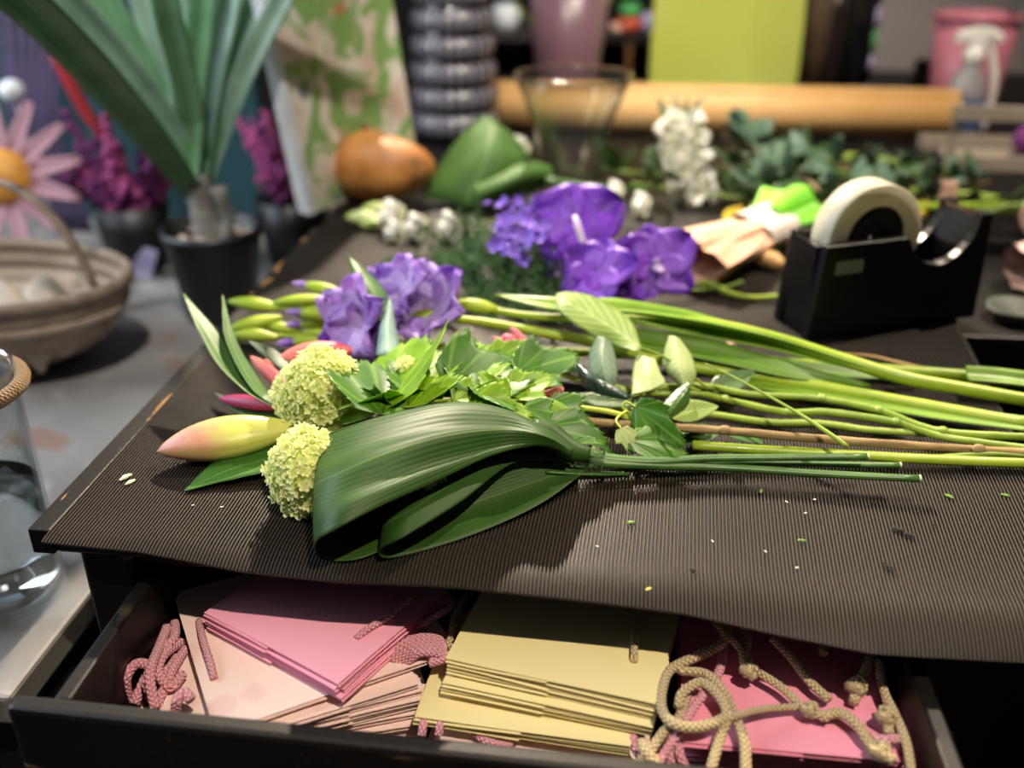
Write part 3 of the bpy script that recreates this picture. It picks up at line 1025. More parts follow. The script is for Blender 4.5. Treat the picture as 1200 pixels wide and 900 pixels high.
mb = MB(); mb.patch([TT(r) for r in [[(407, 298, .092), (408, 299, .092), (409, 300, .092)], [(414, 322, .082), (422, 322, .083), (431, 319, .081)], [(429, 348, .070), (440, 347, .071), (452, 343, .069)], [(446, 378, .056), (452, 374, .057), (458, 366, .057)], [(460, 402, .044), (462, 400, .045), (465, 398, .045)]]], 24, 8)
mb.build('leaf', M['lilymid'], ly, solid=.0006)
mb = MB(); mb.patch([TT(r) for r in [[(456, 352, .070), (457, 352, .070), (459, 355, .069)], [(446, 382, .056), (454, 380, .060), (463, 378, .055)], [(441, 416, .042), (454, 416, .046), (470, 416, .040)]]], 14, 6)
mb.build('leaf', M['glaucous'], ly, solid=.0006)


# ================================================================== GLADIOLUS
def petal_flower(parent, c, nrm, n, L, W, mats, cup, curl, hint=None, a0=0.0, open_=.3, shape=.6, name='petal', ruf=.1, tip=1.0):
    nrm = V(nrm).normalized()
    e = (V(hint) - nrm * V(hint).dot(nrm)).normalized() if hint else nrm.orthogonal().normalized()
    for k in range(n):
        d = e.copy()
        d.rotate(Matrix.Rotation(a0 + 2 * PI * k / n, 3, nrm))
        dd = (d + nrm * open_).normalized()
        mb = MB()
        mb.petal(V(c), dd, nrm, L * random.uniform(.9, 1.08), W, cup, curl, shape, 10, 8, ruf, tip)
        mb.build(name, M[mats[k % len(mats)]], parent, solid=.0004)


def gladiolus(label, path, rad, buds, flowers, leaves, mat='gladstem'):
    g = thing('gladiolus', label, 'flower', T(path[len(path) // 2][0], path[len(path) // 2][1], 0), 'gladiolus stems')
    mb = MB(); mb.tube(TT(path), rad, 9, 60); mb.build('stem', M[mat], g)
    for p0, p1, r, tipc in buds:
        a, b = T(*p0), T(*p1)
        o = bud(a, b, r, M['gladbud'], g, 'flower_bud', ridge=.10, n=14, seg=10)
        if tipc:
            k = (b - a).normalized()
            bud(a - k * .010, a + k * .018, r * .62, M['violetd'], o, 'petal_tip', n=10, seg=8)
    for c, nrm, L, W, hint, a0 in flowers:
        c = T(*c)
        mb = MB()
        n_ = V(nrm).normalized()
        mb.tube([c - n_ * .022, c - n_ * .010, c + n_ * .004], [.0035, .0065, .009], 10, 8, cap=False)
        mb.build('flower_tube', M['gladbud'], g)
        petal_flower(g, c, nrm, 6, L, W, ['violet', 'violet', 'violetd'], .22, -.12, hint, a0, .55, .75, ruf=.28, tip=.75)
    for pts, wd, m, fo, rl in leaves:
        mb = MB(); mb.blade(TT(pts), wd, fold=fo, roll=rl, n=26); mb.build('leaf', M[m], g, solid=.0007)
    return g


gladiolus('gladiolus spike with open violet flowers and the fattest pale green buds', [(300, 357, .030), (360, 362, .034), (430, 368, .036), (490, 371, .038), (560, 377, .040), (640, 391, .036), (700, 402, .030), (800, 428, .020), (900, 443, .015), (1050, 470, .012), (1215, 500, .010)],
          [.0025, .0035, .0045, .0055, .006, .0065],
          [((266, 353, .034), (330, 361, .030), .0075, False), ((345, 366, .038), (405, 371, .036), .0085, True), ((264, 388, .018), (330, 372, .026), .0075, False), ((345, 380, .024), (400, 376, .030), .007, True), ((478, 371, .042), (528, 374, .040), .0078, False)],
          [((424, 382, .040), (-.55, -.65, .45), .050, .024, (0, 0, 1), .2), ((505, 366, .046), (-.35, -.55, .75), .054, .026, (0, 0, 1), .6)],
          [([(580, 345, .060), (640, 356, .058), (720, 366, .052), (800, 380, .044), (900, 402, .036), (1000, 430, .028)], [.0006, .008, .0165, .017, .010, .004], 'gladleaf', .25, .35),
           ([(690, 384, .040), (760, 400, .036), (840, 415, .030), (930, 437, .022), (1020, 452, .014)], [.004, .012, .013, .009, .002], 'gladleafd', .3, .4)])
gladiolus('gladiolus spike with slim green buds tipped dark purple', [(380, 341, .052), (430, 346, .050), (540, 357, .046), (620, 370, .044), (720, 374, .046), (820, 378, .046), (900, 394, .040), (980, 419, .034), (1060, 443, .026), (1130, 456, .020), (1215, 471, .014)],
          [.002, .003, .004, .0055, .0062, .0065, .006],
          [((352, 333, .056), (402, 343, .052), .006, True), ((318, 356, .046), (385, 350, .050), .0065, False), ((400, 357, .046), (450, 352, .048), .0075, True), ((530, 355, .050), (585, 363, .046), .0072, False)],
          [((470, 350, .056), (-.5, -.45, .7), .046, .022, (1, 0, 0), .1)],
          [([(650, 362, .050), (740, 368, .056), (830, 382, .050), (920, 402, .040), (1010, 430, .030), (1100, 452, .020)], [.003, .010, .013, .010, .007, .003], 'gladleaf', .35, -.3)])
gladiolus('gladiolus spike lying lowest with closed yellow-green buds', [(300, 392, .014), (360, 395, .014), (430, 400, .014), (540, 408, .014), (700, 414, .012), (850, 422, .010), (1000, 431, .010), (1140, 441, .010), (1215, 449, .010)],
          [.002, .003, .004, .005, .006, .006],
          [((262, 390, .014), (325, 396, .014), .0078, False), ((335, 402, .014), (400, 398, .014), .0075, True), ((400, 404, .014), (462, 402, .014), .0075, False), ((300, 379, .020), (355, 389, .016), .006, True), ((352, 390, .022), (410, 394, .018), .006, False)],
          [((432, 396, .030), (-.4, -.75, .4), .042, .019, (0, 0, 1), .4)],
          [([(700, 405, .022), (800, 416, .020), (900, 428, .018), (1000, 438, .014), (1080, 440, .012)], [.002, .012, .011, .008, .003], 'gladleafd', .25, .3),
           ([(1132, 440, .018), (1170, 443, .018), (1215, 449, .016)], [.010, .010, .010], 'gladleaf', .4, .3),
           ([(820, 436, .012), (900, 450, .012), (1000, 466, .012), (1100, 484, .011), (1215, 500, .012)], [.003, .010, .010, .009, .008], 'gladleaf', .3, .4)])


# ================================================================== ROSES
def serrated(base, tip, wpx, parent, mat, roll=0., fold=.2, curl=.1, petiole=None, shape=.75, teeth=22):
    base, tip = T(*base), T(*tip)
    ax = tip - base
    L = ax.length
    ax.normalize()
    sd = ax.cross(V((0, 0, 1))).normalized()
    nn = sd.cross(ax)
    R = Matrix.Rotation(roll, 3, ax)
    sd, nn = R @ sd, R @ nn
    G = []
    n, m = 2 * teeth + 1, 9
    for i in range(n):
        q = i / (n - 1)
        wq = wpx * max(.02, math.sin(PI * min(1, q ** shape)) ** .8)
        row = []
        for j in range(m):
            t = -1 + 2 * j / (m - 1)
            k = 1 + (.05 if i % 2 else 0) * (abs(t) == 1)
            row.append(base + ax * (L * q) + sd * (wq * t * k) + nn * (fold * wq * abs(t) + curl * L * q * q - curl * L * q))
        G.append(row)
    mb = MB(); mb.grid(G)
    o = mb.build('leaf', M[mat], parent, solid=.0005)
    if petiole:
        mb = MB(); mb.tube([base] + TT(petiole), [.0007, .0010, .0013], 6, 14); mb.build('petiole', M['rosestem'], o)
    return o


def rose_bloom(parent, c, nrm, R):
    nrm = V(nrm).normalized()
    e = nrm.orthogonal().normalized()
    hub = None
    for ring, (n, rr, op, L) in enumerate(((3, .15, 1.6, .75), (5, .3, .95, .9), (5, .5, .5, 1.0))):
        for k in range(n):
            d = e.copy()
            d.rotate(Matrix.Rotation(2 * PI * k / n + ring * .7, 3, nrm))
            b = V(c) + d * R * rr * .4
            mb = MB(); mb.petal(b, d * (.45 + .2 * ring) + nrm * op, -d, R * L, R * .55, -.5, .25 * ring, .8, 8, 7)
            mb.build('petal', M['pinkpetal'], parent, solid=.0004)


rz = thing('rose', 'pink rose with a red-flushed stem and pale upturned leaves', 'flower', T(740, 470, 0), 'roses among the cut stems')
rose_bloom(rz, T(648, 470, .018), (-.8, -.2, .35), .024)
mb = MB(); mb.tube(TT([(660, 468, .016), (700, 462, .018), (760, 455, .020), (820, 452, .020), (880, 462, .018), (960, 467, .016), (1030, 481, .014), (1100, 505, .012), (1215, 513, .008)]), [.0028, .003, .0033, .0036], 8, 60, knob=.06); s = mb.build('stem', M['rosestem'], rz)
for x, y, h in ((963, 466, .017), (1030, 480, .015), (1105, 504, .014)):
    mb = MB(); mb.ball(T(x, y, h), .0046, 8, 6, sz=.7); mb.build('stem_node', M['rosestem'], s)


def patch_leaf(rows, parent, mat, petiole=None, n=30):
    mb = MB(); mb.patch([TT(r) for r in rows], n, 11)
    # toothed margin
    m = 11
    for i in range(n):
        for j, k in ((0, 1), (m - 1, m - 2)):
            if i % 2:
                a, b = V(mb.v[i * m + j]), V(mb.v[i * m + k])
                mb.v[i * m + j] = tuple(a + (b - a) * .18)
    o = mb.build('leaf', M[mat], parent, solid=.0005)
    if petiole:
        mb = MB(); mb.tube(TT(petiole), [.0008, .0010, .0013], 6, 18); mb.build('petiole', M['rosestem'], o)
    return o


patch_leaf([[(750, 402, .052), (752, 408, .051), (747, 413, .050)], [(738, 374, .060), (724, 389, .056), (712, 402, .048)], [(700, 349, .068), (690, 368, .064), (678, 383, .058)], [(668, 342, .070), (662, 354, .070), (656, 366, .065)], [(652, 344, .069), (651, 350, .069), (651, 356, .068)]], rz, 'roseleaf', [(752, 408, .051), (772, 415, .048), (792, 427, .042), (830, 455, .022)])
patch_leaf([[(768, 420, .048), (760, 418, .048), (746, 414, .046)], [(774, 436, .044), (758, 438, .044), (741, 436, .040)], [(780, 448, .040), (762, 456, .038), (740, 458, .036)], [(768, 456, .036), (752, 460, .035), (739, 464, .034)]], rz, 'roseleafg', [(764, 419, .048), (778, 418, .046), (792, 427, .042)])
patch_leaf([[(784, 394, .054), (790, 394, .055), (796, 397, .054)], [(778, 412, .046), (794, 412, .050), (810, 416, .046)], [(778, 432, .038), (797, 434, .042), (816, 436, .038)], [(794, 450, .030), (803, 453, .032), (812, 450, .030)]], rz, 'roseleafg', [(803, 453, .031), (820, 458, .024)])
patch_leaf([[(700, 394, .052), (708, 396, .053), (716, 400, .050)], [(690, 416, .042), (706, 418, .046), (722, 420, .042)], [(694, 440, .034), (710, 442, .036), (724, 440, .034)], [(708, 454, .028), (714, 456, .028), (720, 454, .028)]], rz, 'eucl', [(714, 456, .028), (735, 460, .022)])
patch_leaf([[(674, 424, .046), (677, 426, .046), (680, 426, .045)], [(682, 448, .036), (692, 442, .044), (702, 440, .042)], [(702, 462, .030), (714, 456, .036), (722, 453, .036)], [(732, 468, .027), (736, 467, .028), (740, 464, .028)]], rz, 'roseleafb', [(736, 467, .028), (755, 462, .022)])
rz2 = thing('rose', 'pink rose half hidden under viburnum leaves with dark serrated leaves', 'flower', T(760, 490, 0), 'roses among the cut stems')
rose_bloom(rz2, T(602, 416, .030), (-.6, -.3, .7), .022)
mb = MB(); mb.tube(TT([(612, 424, .020), (680, 445, .016), (760, 460, .014), (815, 461, .014), (850, 468, .013), (920, 483, .012), (970, 483, .012), (1050, 495, .011), (1105, 512, .010), (1215, 527, .007)]), [.0026, .003, .0034, .0034], 8, 60, knob=.06); s = mb.build('stem', M['rosestem'], rz2)
for x, y, h in ((850, 467, .014), (925, 482, .013), (1050, 494, .013)):
    mb = MB(); mb.ball(T(x, y, h), .0046, 8, 6, sz=.7); mb.build('stem_node', M['rosestem'], s)
patch_leaf([[(808, 446, .044), (809, 449, .044), (808, 454, .042)], [(788, 460, .040), (798, 466, .040), (808, 470, .034)], [(772, 480, .034), (786, 482, .034), (798, 482, .028)], [(764, 500, .026), (770, 500, .026), (776, 496, .024)]], rz2, 'roseleafd')
serrated((782, 486, .026), (842, 476, .030), .0115, rz2, 'roseleaf', .4, .15, .05)
serrated((650, 466, .024), (770, 474, .024), .0085, rz2, 'roseleafd', .2, .2, .05)
serrated((832, 462, .014), (884, 434, .026), .0120, rz2, 'roseleafd', .3, .2, .0)
serrated((690, 440, .020), (640, 428, .026), .012, rz2, 'roseleafd', .3, .2, .0)
rz3 = thing('cut_stem', 'leafy green stem with low leaves lying under the woody twig', 'stem', T(950, 497, 0))
mb = MB(); mb.tube(TT([(700, 480, .010), (780, 484, .009), (835, 486, .008), (900, 495, .007), (960, 496, .007), (1020, 504, .006), (1085, 508, .006)]), [.003, .0033, .003], 8, 40, knob=.05); mb.build('stem', M['rosestem'], rz3)
serrated((830, 498, .010), (790, 510, .012), .010, rz3, 'roseleafd', .2, .2, 0)
serrated((850, 505, .008), (895, 520, .005), .008, rz3, 'lilymid', .1, .2, 0)
serrated((800, 520, .006), (850, 502, .008), .009, rz3, 'greend', .1, .2, 0)
rz4 = thing('cut_stem', 'straight lime-green stem lying along the dark leaf stalks', 'stem', T(950, 530, 0))
mb = MB(); mb.tube(TT([(812, 522, .008), (900, 528, .007), (1000, 533, .007), (1100, 539, .007), (1215, 543, .007)]), [.0042, .0042, .0044], 9, 30); mb.build('stem', M['gladstem'], rz4)
mb = MB(); mb.tube(TT([(1000, 532, .009), (1090, 535, .008), (1160, 532, .012), (1205, 535, .012)]), [.0015, .002, .0015], 6, 16); mb.build('side_shoot', M['stemg'], rz4)
mb = MB(); mb.tube(TT([(826, 426, .045), (860, 442, .042), (925, 478, .036), (960, 500, .032), (993, 523, .026)]), [.0007, .0010, .0013, .0018, .0020], 7, 30)
o = mb.build('thin_sprig', M['rosestem']); tag(o, 'thin yellow-green sprig lying diagonally across the other stems', 'sprig')

# ================================================================== ORCHIDS
vd = thing('vanda_orchid', 'deep purple orchid spray with broad rounded petals and a pale lip', 'flower', T(720, 340, 0))


def orchid(c, nrm, hint, S, mats, lip=True, wide=.62):
    nrm = V(nrm).normalized()
    e = (V(hint) - nrm * V(hint).dot(nrm)).normalized()
    for k, (a, L, W) in enumerate(((0, .85, .42), (66, 1.0, wide), (-66, 1.0, wide), (142, .95, wide * .85), (-142, .95, wide * .85))):
        d = e.copy()
        d.rotate(Matrix.Rotation(math.radians(a), 3, nrm))
        mb = MB(); mb.petal(V(c), d + nrm * .18, nrm, S * L, S * W, .10, -.12, .75, 10, 9, .10, .7)
        mb.build('petal', M[mats[k % len(mats)]], vd, solid=.0005)
    if lip:
        d = -e + nrm * .75
        mb = MB(); mb.petal(V(c) + nrm * S * .05, d, nrm, S * .45, S * .14, -.5, .1, .7, 8, 6)
        o = mb.build('lip', M['vandalip'], vd, solid=.0006)
        mb = MB(); mb.ball(V(c) + nrm * S * .10, S * .085, 10, 7); mb.build('column', M['vandalip'], o)


c1 = T(676, 262, .085)
orchid(c1, (-.10, -.75, .70), (0, .6, .8), .056, ['vanda'], False, .72)
mb = MB(); mb.tube([c1 + V((-.002, -.006, .010)), c1 + V((.002, -.018, .002)), c1 + V((.012, -.030, -.022))], [.0030, .0042, .0036], 9, 12); o = mb.build('lip', M['vandalip'], vd)
mb = MB(); mb.ball(c1 + V((.0125, -.0305, -.024)), .0044, 9, 6); mb.build('lip_tip', M['yellow'], o)
orchid(T(768, 308, .055), (.15, -.75, .65), (-.25, .6, .8), .052, ['vanda2', 'vanda', 'vanda2', 'vanda2', 'vanda2'], True, .55)
orchid(T(700, 318, .050), (-.25, -.6, .7), (.3, .6, .8), .046, ['vanda2', 'vanda'], False, .55)
orchid(T(660, 305, .048), (-.35, -.75, .5), (0, .5, .8), .026, ['vandalip', 'vanda2', 'vanda2'], True, .42)
orchid(T(720, 350, .022), (.0, -.6, .8), (.6, .3, .3), .036, ['vanda', 'vanda2'], False, .55)
for pts in ([(675, 262, .085), (690, 290, .055), (720, 320, .035)], [(768, 308, .055), (762, 335, .03), (740, 345, .015)], [(700, 318, .05), (715, 335, .03), (740, 345, .015)], [(740, 345, .012), (840, 338, .008), (870, 330, .006)]):
    mb = MB(); mb.tube(TT(pts), [.0018, .0024], 7, 14); mb.build('flower_stalk', M['stemg'], vd)

# violet filler with feathery foliage
sf = thing('statice_sprig', 'small violet filler flowers above feathery dark green foliage', 'flower', T(620, 320, 0))
mb = MB()
for i in range(70):
    c = T(random.gauss(615, 18), random.gauss(266, 18), random.uniform(.05, .09))
    floret(mb, c, V((random.gauss(0, .6), -.6 + random.gauss(0, .5), .7)), random.uniform(.006, .011))
mb.build('florets', M['statice'], sf)['kind'] = 'stuff'
mb = MB()
for i in range(80):
    x0, y0 = random.uniform(545, 670), random.uniform(300, 350)
    a = T(x0, y0, random.uniform(.003, .02))
    b = a + V((random.gauss(-.012, .03), random.gauss(.03, .03), random.uniform(.02, .06)))
    mb.tube([a, a.lerp(b, .5) + V((0, 0, .006)), b], [.0008, .0005], 4, 5, cap=False)
    for q in range(40):
        t = q / 40
        c = a.lerp(b, t) + V((0, 0, .006 * 4 * t * (1 - t)))
        d = V((random.gauss(0, 1), random.gauss(0, 1), random.gauss(.2, .7))).normalized() * random.uniform(.008, .016)
        s_ = d.orthogonal().normalized() * .0011
        mb.add([c - s_, c + s_, c + d], [(0, 1, 2)], [(0, 0), (0, 1), (1, .5)])
mb.build('feathery_foliage', M['fern'], sf)['kind'] = 'stuff'
fe = thing('asparagus_fern', 'wispy dark green fern fronds lying behind the gladiolus buds', 'fern', T(540, 330, 0))
for fx in (520, 555, 590, 470, 610):
    a = T(fx + 60, 372, .008)
    b = T(fx - 10, random.uniform(285, 315), .010)
    mid = a.lerp(b, .5) + V((0, 0, .03))
    mb = MB()
    mb.tube([a, mid, b], [.0014, .0006], 5, 14, cap=False)
    cs = [V(q) for q in spline([a, mid, b], 60)]
    for i, c in enumerate(cs):
        for q in range(12):
            d = V((random.gauss(0, 1), random.gauss(0, .7), random.gauss(.1, .6))).normalized() * random.uniform(.012, .026)
            s_ = d.orthogonal().normalized() * .0011
            mb.add([c - s_, c + s_, c + d], [(0, 1, 2)], [(0, 0), (0, 1), (1, .5)])
    mb.build('frond', M['fern'], fe)['kind'] = 'stuff'

# ================================================================== SCRAPS ON THE MAT
def scrap(name, x, y, size, mat, label, cat, group=None, flat=True, ang=None):
    c = T(x, y, .0006)
    a = random.uniform(0, 6.28) if ang is None else ang
    d = V((math.cos(a), math.sin(a), 0))
    e = V((-d.y, d.x, 0))
    mb = MB()
    n = 7
    ring = [c + d * size * math.cos(2 * PI * k / n) * random.uniform(.8, 1.2) + e * size * .45 * math.sin(2 * PI * k / n) * random.uniform(.8, 1.2) for k in range(n)]
    top = [c.lerp(p, .6) + V((0, 0, size * .2)) for p in ring]
    mb.add(ring + top, [tuple(range(n, 2 * n))] + [(k, (k + 1) % n, n + (k + 1) % n, n + k) for k in range(n)] + [tuple(range(n))[::-1]])
    o = mb.build(name, M[mat], smooth=False)
    return tag(o, label, cat, group)


for x, y in ((892, 575), (940, 633), (739, 612), (1112, 581), (1178, 580)):
    scrap('leaf_scrap', x, y, random.uniform(.0028, .0042), 'leafbit', 'tiny green leaf scrap lying on the bare ribbed mat', 'leaf scrap', 'green scraps on the mat')
for x, y, s_ in ((1054, 621, .0055), (1042, 664, .0038), (1024, 589, .0028), (1076, 600, .002), (812, 668, .003), (1094, 615, .002), (1163, 596, .002), (1066, 627, .005), (1036, 660, .0026), (1046, 668, .002)):
    scrap('soil_crumb', x, y, s_, 'soil', 'dark soil crumb lying on the bare ribbed mat', 'crumb', 'soil crumbs on the mat', ang=-.4)
for x, y in ((944, 601), (835, 634), (955, 585), (922, 588), (226, 592), (260, 594), (934, 665), (897, 646), (700, 640)):
    scrap('pale_speck', x, y, .0016, 'palebit', 'tiny white speck on the ribbed mat', 'speck', 'white specks on the mat')
scrap('yellow_scrap', 760, 690, .0026, 'yellowbit', 'tiny yellow scrap at the drooping front of the mat', 'scrap')
scrap('straw_scrap', 147, 559, .0060, 'palebit', 'longer pale green straw scrap near the chipped desk edge', 'straw scrap', ang=1.1)
scrap('straw_scrap', 152, 565, .0045, 'palebit', 'shorter pale green straw scrap near the chipped desk edge', 'straw scrap', ang=1.1)
mb = MB(); mb.tube(TT([(985, 414, .004), (1020, 417, .006), (1050, 424, .004), (1085, 432, .003)]), [.0008, .0022, .003, .0028], 7, 16, flat=.5); tag(mb.build('dry_stalk', M['dryleaf']), 'dry straw-coloured stalk lying in front of the tape dispenser', 'stalk')
mb = MB(); mb.tube(TT([(848, 404, .003), (865, 401, .003), (882, 401, .003)]), [.0014, .0022, .0014], 7, 10, flat=.5); tag(mb.build('stem_offcut', M['peach']), 'short pinkish stem offcut beside the long green leaves', 'offcut')
mb = MB(); mb.tube(TT([(818, 332, .006), (835, 333, .008), (850, 342, .006), (880, 349, .004), (916, 347, .005)]), [.0035, .0045, .0032, .0032], 8, 20); o = tag(mb.build('stem_offcut', M['gladstem']), 'curved yellow-green stem offcut touching the tape dispenser', 'offcut')

# ================================================================== TAPE DISPENSER
p0 = T(949, 399)
p1 = T(1138, 372)
dx = (p1 - p0)
dx.z = 0
DL = dx.length
dx.normalize()
dy = V((-dx.y, dx.x, 0))
MX = Matrix(((dx.x, dy.x, 0, p0.x), (dx.y, dy.y, 0, p0.y), (0, 0, 1, MATZ + .0002), (0, 0, 0, 1)))
W = .066
td = thing('tape_dispenser', 'heavy black desktop tape dispenser with a scooped side and pale badge', 'tape dispenser', MX @ V((DL / 2, W / 2, 0)))


def disp_profile(inset=0.0):
    pr = [(-.004, 0), (DL + .004, 0), (DL, .118), (DL * .925, .118)]
    cx, cz, r = DL * .71, .118, .215 * DL
    for k in range(15):
        a = math.radians(0 - 180 * k / 14)
        x, z = cx + r * math.cos(a), cz + r * 1.15 * math.sin(a)
        pr.append((x, min(z, .116 if k < 8 else .101)))
    return pr + [(.004, .101)]


mb = MB(); mb.prism(disp_profile(), MX, .011); mb.build('side_wall', M['plasticblack'], td, smooth=False, bevel=.003)
mb = MB(); mb.prism(disp_profile(), MX @ Matrix.Translation((0, W - .011, 0)), .011); mb.build('side_wall', M['plasticblack'], td, smooth=False, bevel=.003)
mb = MB(); mb.box((0, .0112, 0), (DL, W - .0112, .022), MX); mb.build('weighted_base', M['plasticblack'], td, smooth=False)
mb = MB(); mb.box((0, .0112, .0222), (.008, W - .0112, .098), MX); mb.build('end_wall', M['plasticblack'], td, smooth=False)
mb = MB(); mb.prism([(DL * .88, .0222), (DL, .0222), (DL, .112), (DL * .93, .112), (DL * .88, .08)], MX @ Matrix.Translation((0, .0112, 0)), W - .0224); cb = mb.build('cutter_block', M['plasticblack'], td, smooth=False)
mb = MB()
n = 14
for k in range(n):
    y = .012 + (W - .024) * k / n
    mb.add([MX @ V(q) for q in ((DL * .93, y, .113), (DL * .93, y + (W - .024) / n, .113), (DL * .925, y + (W - .024) / n / 2, .120))], [(0, 1, 2)])
mb.build('cutter_blade', M['steel'], cb, smooth=False, solid=.0006)
mb = MB(); mb.box((.018, -.0008, .070), (.050, .0001, .084), MX); mb.build('badge', M['badge'], td, smooth=False)
rc = MX @ V((DL * .36, W / 2, .098))
mb = MB(); mb.lathe([(.030, -.020), (.012, -.020), (.012, .020), (.030, .020)], rc, 32, axis=dy, closed=True); mb.build('hub', M['core'], td)
mb = MB(); mb.lathe([(.034, -.0165), (.0545, -.0165), (.056, -.015), (.056, .015), (.0545, .0165), (.034, .0165)], rc, 64, axis=dy, closed=True)
tr = mb.build('tape_roll', M['tapecream'], origin=rc - V((0, 0, .056))); tag(tr, 'wide roll of cream translucent tape sitting in the black dispenser', 'tape roll')
mb = MB(); mb.lathe([(.0305, -.016), (.0338, -.016), (.0338, .016), (.0305, .016)], rc, 48, axis=dy, closed=True); mb.build('roll_core', M['core'], tr)

# ================================================================== GIFT BAGS IN THE DRAWER
def sheet(mb, p, ux, uy, w, l, z, th=.0006, warp=.0012, ph=0.0):
    n = 7
    for s_, zz in ((1, z), (0, z - th)):
        G = []
        for i in range(n):
            row = []
            for j in range(n):
                a, b = i / (n - 1), j / (n - 1)
                q = p + ux * (w * a) + uy * (l * b)
                q.z = zz + warp * math.sin(3 * a + ph) * math.sin(2.4 * b + ph * 1.7)
                row.append(q)
            G.append(row if s_ else row[::-1])
        mb.grid(G)


def gift_bag(fl, fr, z, l, th, mat, label, group, handle=None, hmat='pinkcord', flap=.55, name='gift_bag', jig=0.0, lw=None):
    """flat bag: fl/fr = front corners in the picture at height z, l = length towards the back."""
    a = at(fl[0], fl[1], z)
    b = at(fr[0], fr[1], z)
    ux = b - a
    ux.z = 0
    w_ = lw or ux.length
    ux.normalize()
    if jig: ux = Matrix.Rotation(jig, 3, 'Z') @ ux
    uy = V((-ux.y, ux.x, 0))
    g = thing(name, label, 'gift bag', a + ux * w_ / 2 + uy * l / 2 - V((0, 0, th)), group)
    ph = random.uniform(0, 6)
    mb = MB(); sheet(mb, a, ux, uy, w_, l, z, ph=ph); mb.build('front_panel', M[mat], g, smooth=False)
    mb = MB(); sheet(mb, a + ux * .0015 + uy * .001, ux, uy, w_ - .001, l, z - th + .0006, ph=ph); mb.build('back_panel', M[mat], g, smooth=False)
    mb = MB(); sheet(mb, a - uy * .0012, ux, uy, w_ * flap, .04, z - th * .5, ph=ph); mb.build('base_flap', M[mat], g, smooth=False)
    if handle:
        for pts in handle:
            mb = MB(); mb.tube([at(*q) for q in pts], [.0028, .0028], 8, 8 * len(pts)); mb.build('handle', M[hmat], g)
    return g


# pale floral stack (bottom up)
ORD = ['', 'second', 'third', 'fourth', 'fifth', 'sixth', 'seventh', 'eighth', 'ninth', 'tenth', 'eleventh']
for i in range(9):
    z = .6855 - .0066 * i
    gift_bag((300 + random.uniform(-12, 12) - 5 * i, 858 + 5 * i), (498 + random.uniform(-10, 8), 796 + 9.5 * i + random.uniform(-3, 3)), z, .135, .0045, 'floral',
             'cream floral' + ' gift bag ' + ORD[i + 1] + ' from the top of the pile under the pink bags', 'cream bags in the drawer', jig=random.uniform(-.04, .04))
gift_bag((182, 842), (330, 848), .676, .10, .004, 'floral', 'cream floral gift bag poking out beside the pink cords', None, jig=.1)
gift_bag((252, 860), (536, 764), .692, .165, .0045, 'floral', 'cream floral gift bag on top of its pile with one pink cord handle', None,
         [[(233, 728, .693), (238, 750, .697), (246, 775, .697), (251, 796, .693)]], jig=0.0)
# pink stack
for i, (dx_, dy_) in enumerate(((4, 16), (2, 10), (-1, 4), (0, 0))):
    gift_bag((239 + dx_, 717 + dy_), (396 + dx_, 803 + dy_), .699 + .0042 * i, .125, .0035, 'pinkbag',
             'pink gift bag lying uppermost on the cream pile' if i == 3 else 'pink gift bag ' + ORD[3 - i] + ' from the top of the stack on the cream pile', 'pink bags on the cream pile',
             [[(417, 749, .7125), (430, 738, .715), (455, 722, .716), (484, 700, .714)]] if i == 3 else None, jig=(.0, .03, -.02, 0)[i], flap=.5)
# salmon under yellow
for i in range(5):
    gift_bag((500 + random.uniform(-10, 10), 872 + random.uniform(-3, 3)), (760, 905 + random.uniform(-3, 3)), .630 + .0075 * i, .14, .005, 'salmonbag' if i % 2 else 'floral',
             ('salmon' if i % 2 else 'cream floral') + (' gift bag touching the yellow stack from below' if i == 4 else ' gift bag ' + ORD[4 - i] + ' below the yellow stack'), 'salmon bags below the yellow ones' if i % 2 else 'cream bags below the yellow ones', jig=random.uniform(-.03, .03))
# yellow stack
ys_ = [((484, 845), (737, 880), .676), ((486, 839), (739, 875), .682), ((516, 808), (763, 858), .690), ((518, 800), (765, 853), .696), ((523, 784), (767, 839), .702), ((524, 777), (768, 833), .707), ((522, 770), (768, 826), .712)]
for i, (a, b, z) in enumerate(ys_):
    gift_bag(a, b, z, .118, .0048, 'yellowbag', 'pale yellow gift bag on top of its stack with a tan cord handle' if i == 6 else 'pale yellow gift bag ' + ORD[6 - i] + ' from the top of the yellow stack', 'yellow bags in the drawer',
             [[(743, 776, .712), (743, 768, .716), (744, 745, .716), (745, 715, .714)]] if i == 6 else None, 'tancord', flap=.5)
# rose stack at the other end
for i in range(11):
    k = i / 10
    gift_bag((802 + random.uniform(-5, 5), 905 - 36 * k), (1062 + random.uniform(-5, 3), 930 - 36 * k), .630 + .0068 * i, .15, .005, 'pinkbag2',
             'rose pink gift bag uppermost under the knotted tan cords' if i == 10 else 'rose pink gift bag ' + ORD[10 - i] + ' from the top under the tan cords', 'rose bags under the tan cords', jig=random.uniform(-.02, .02) if i < 10 else 0)


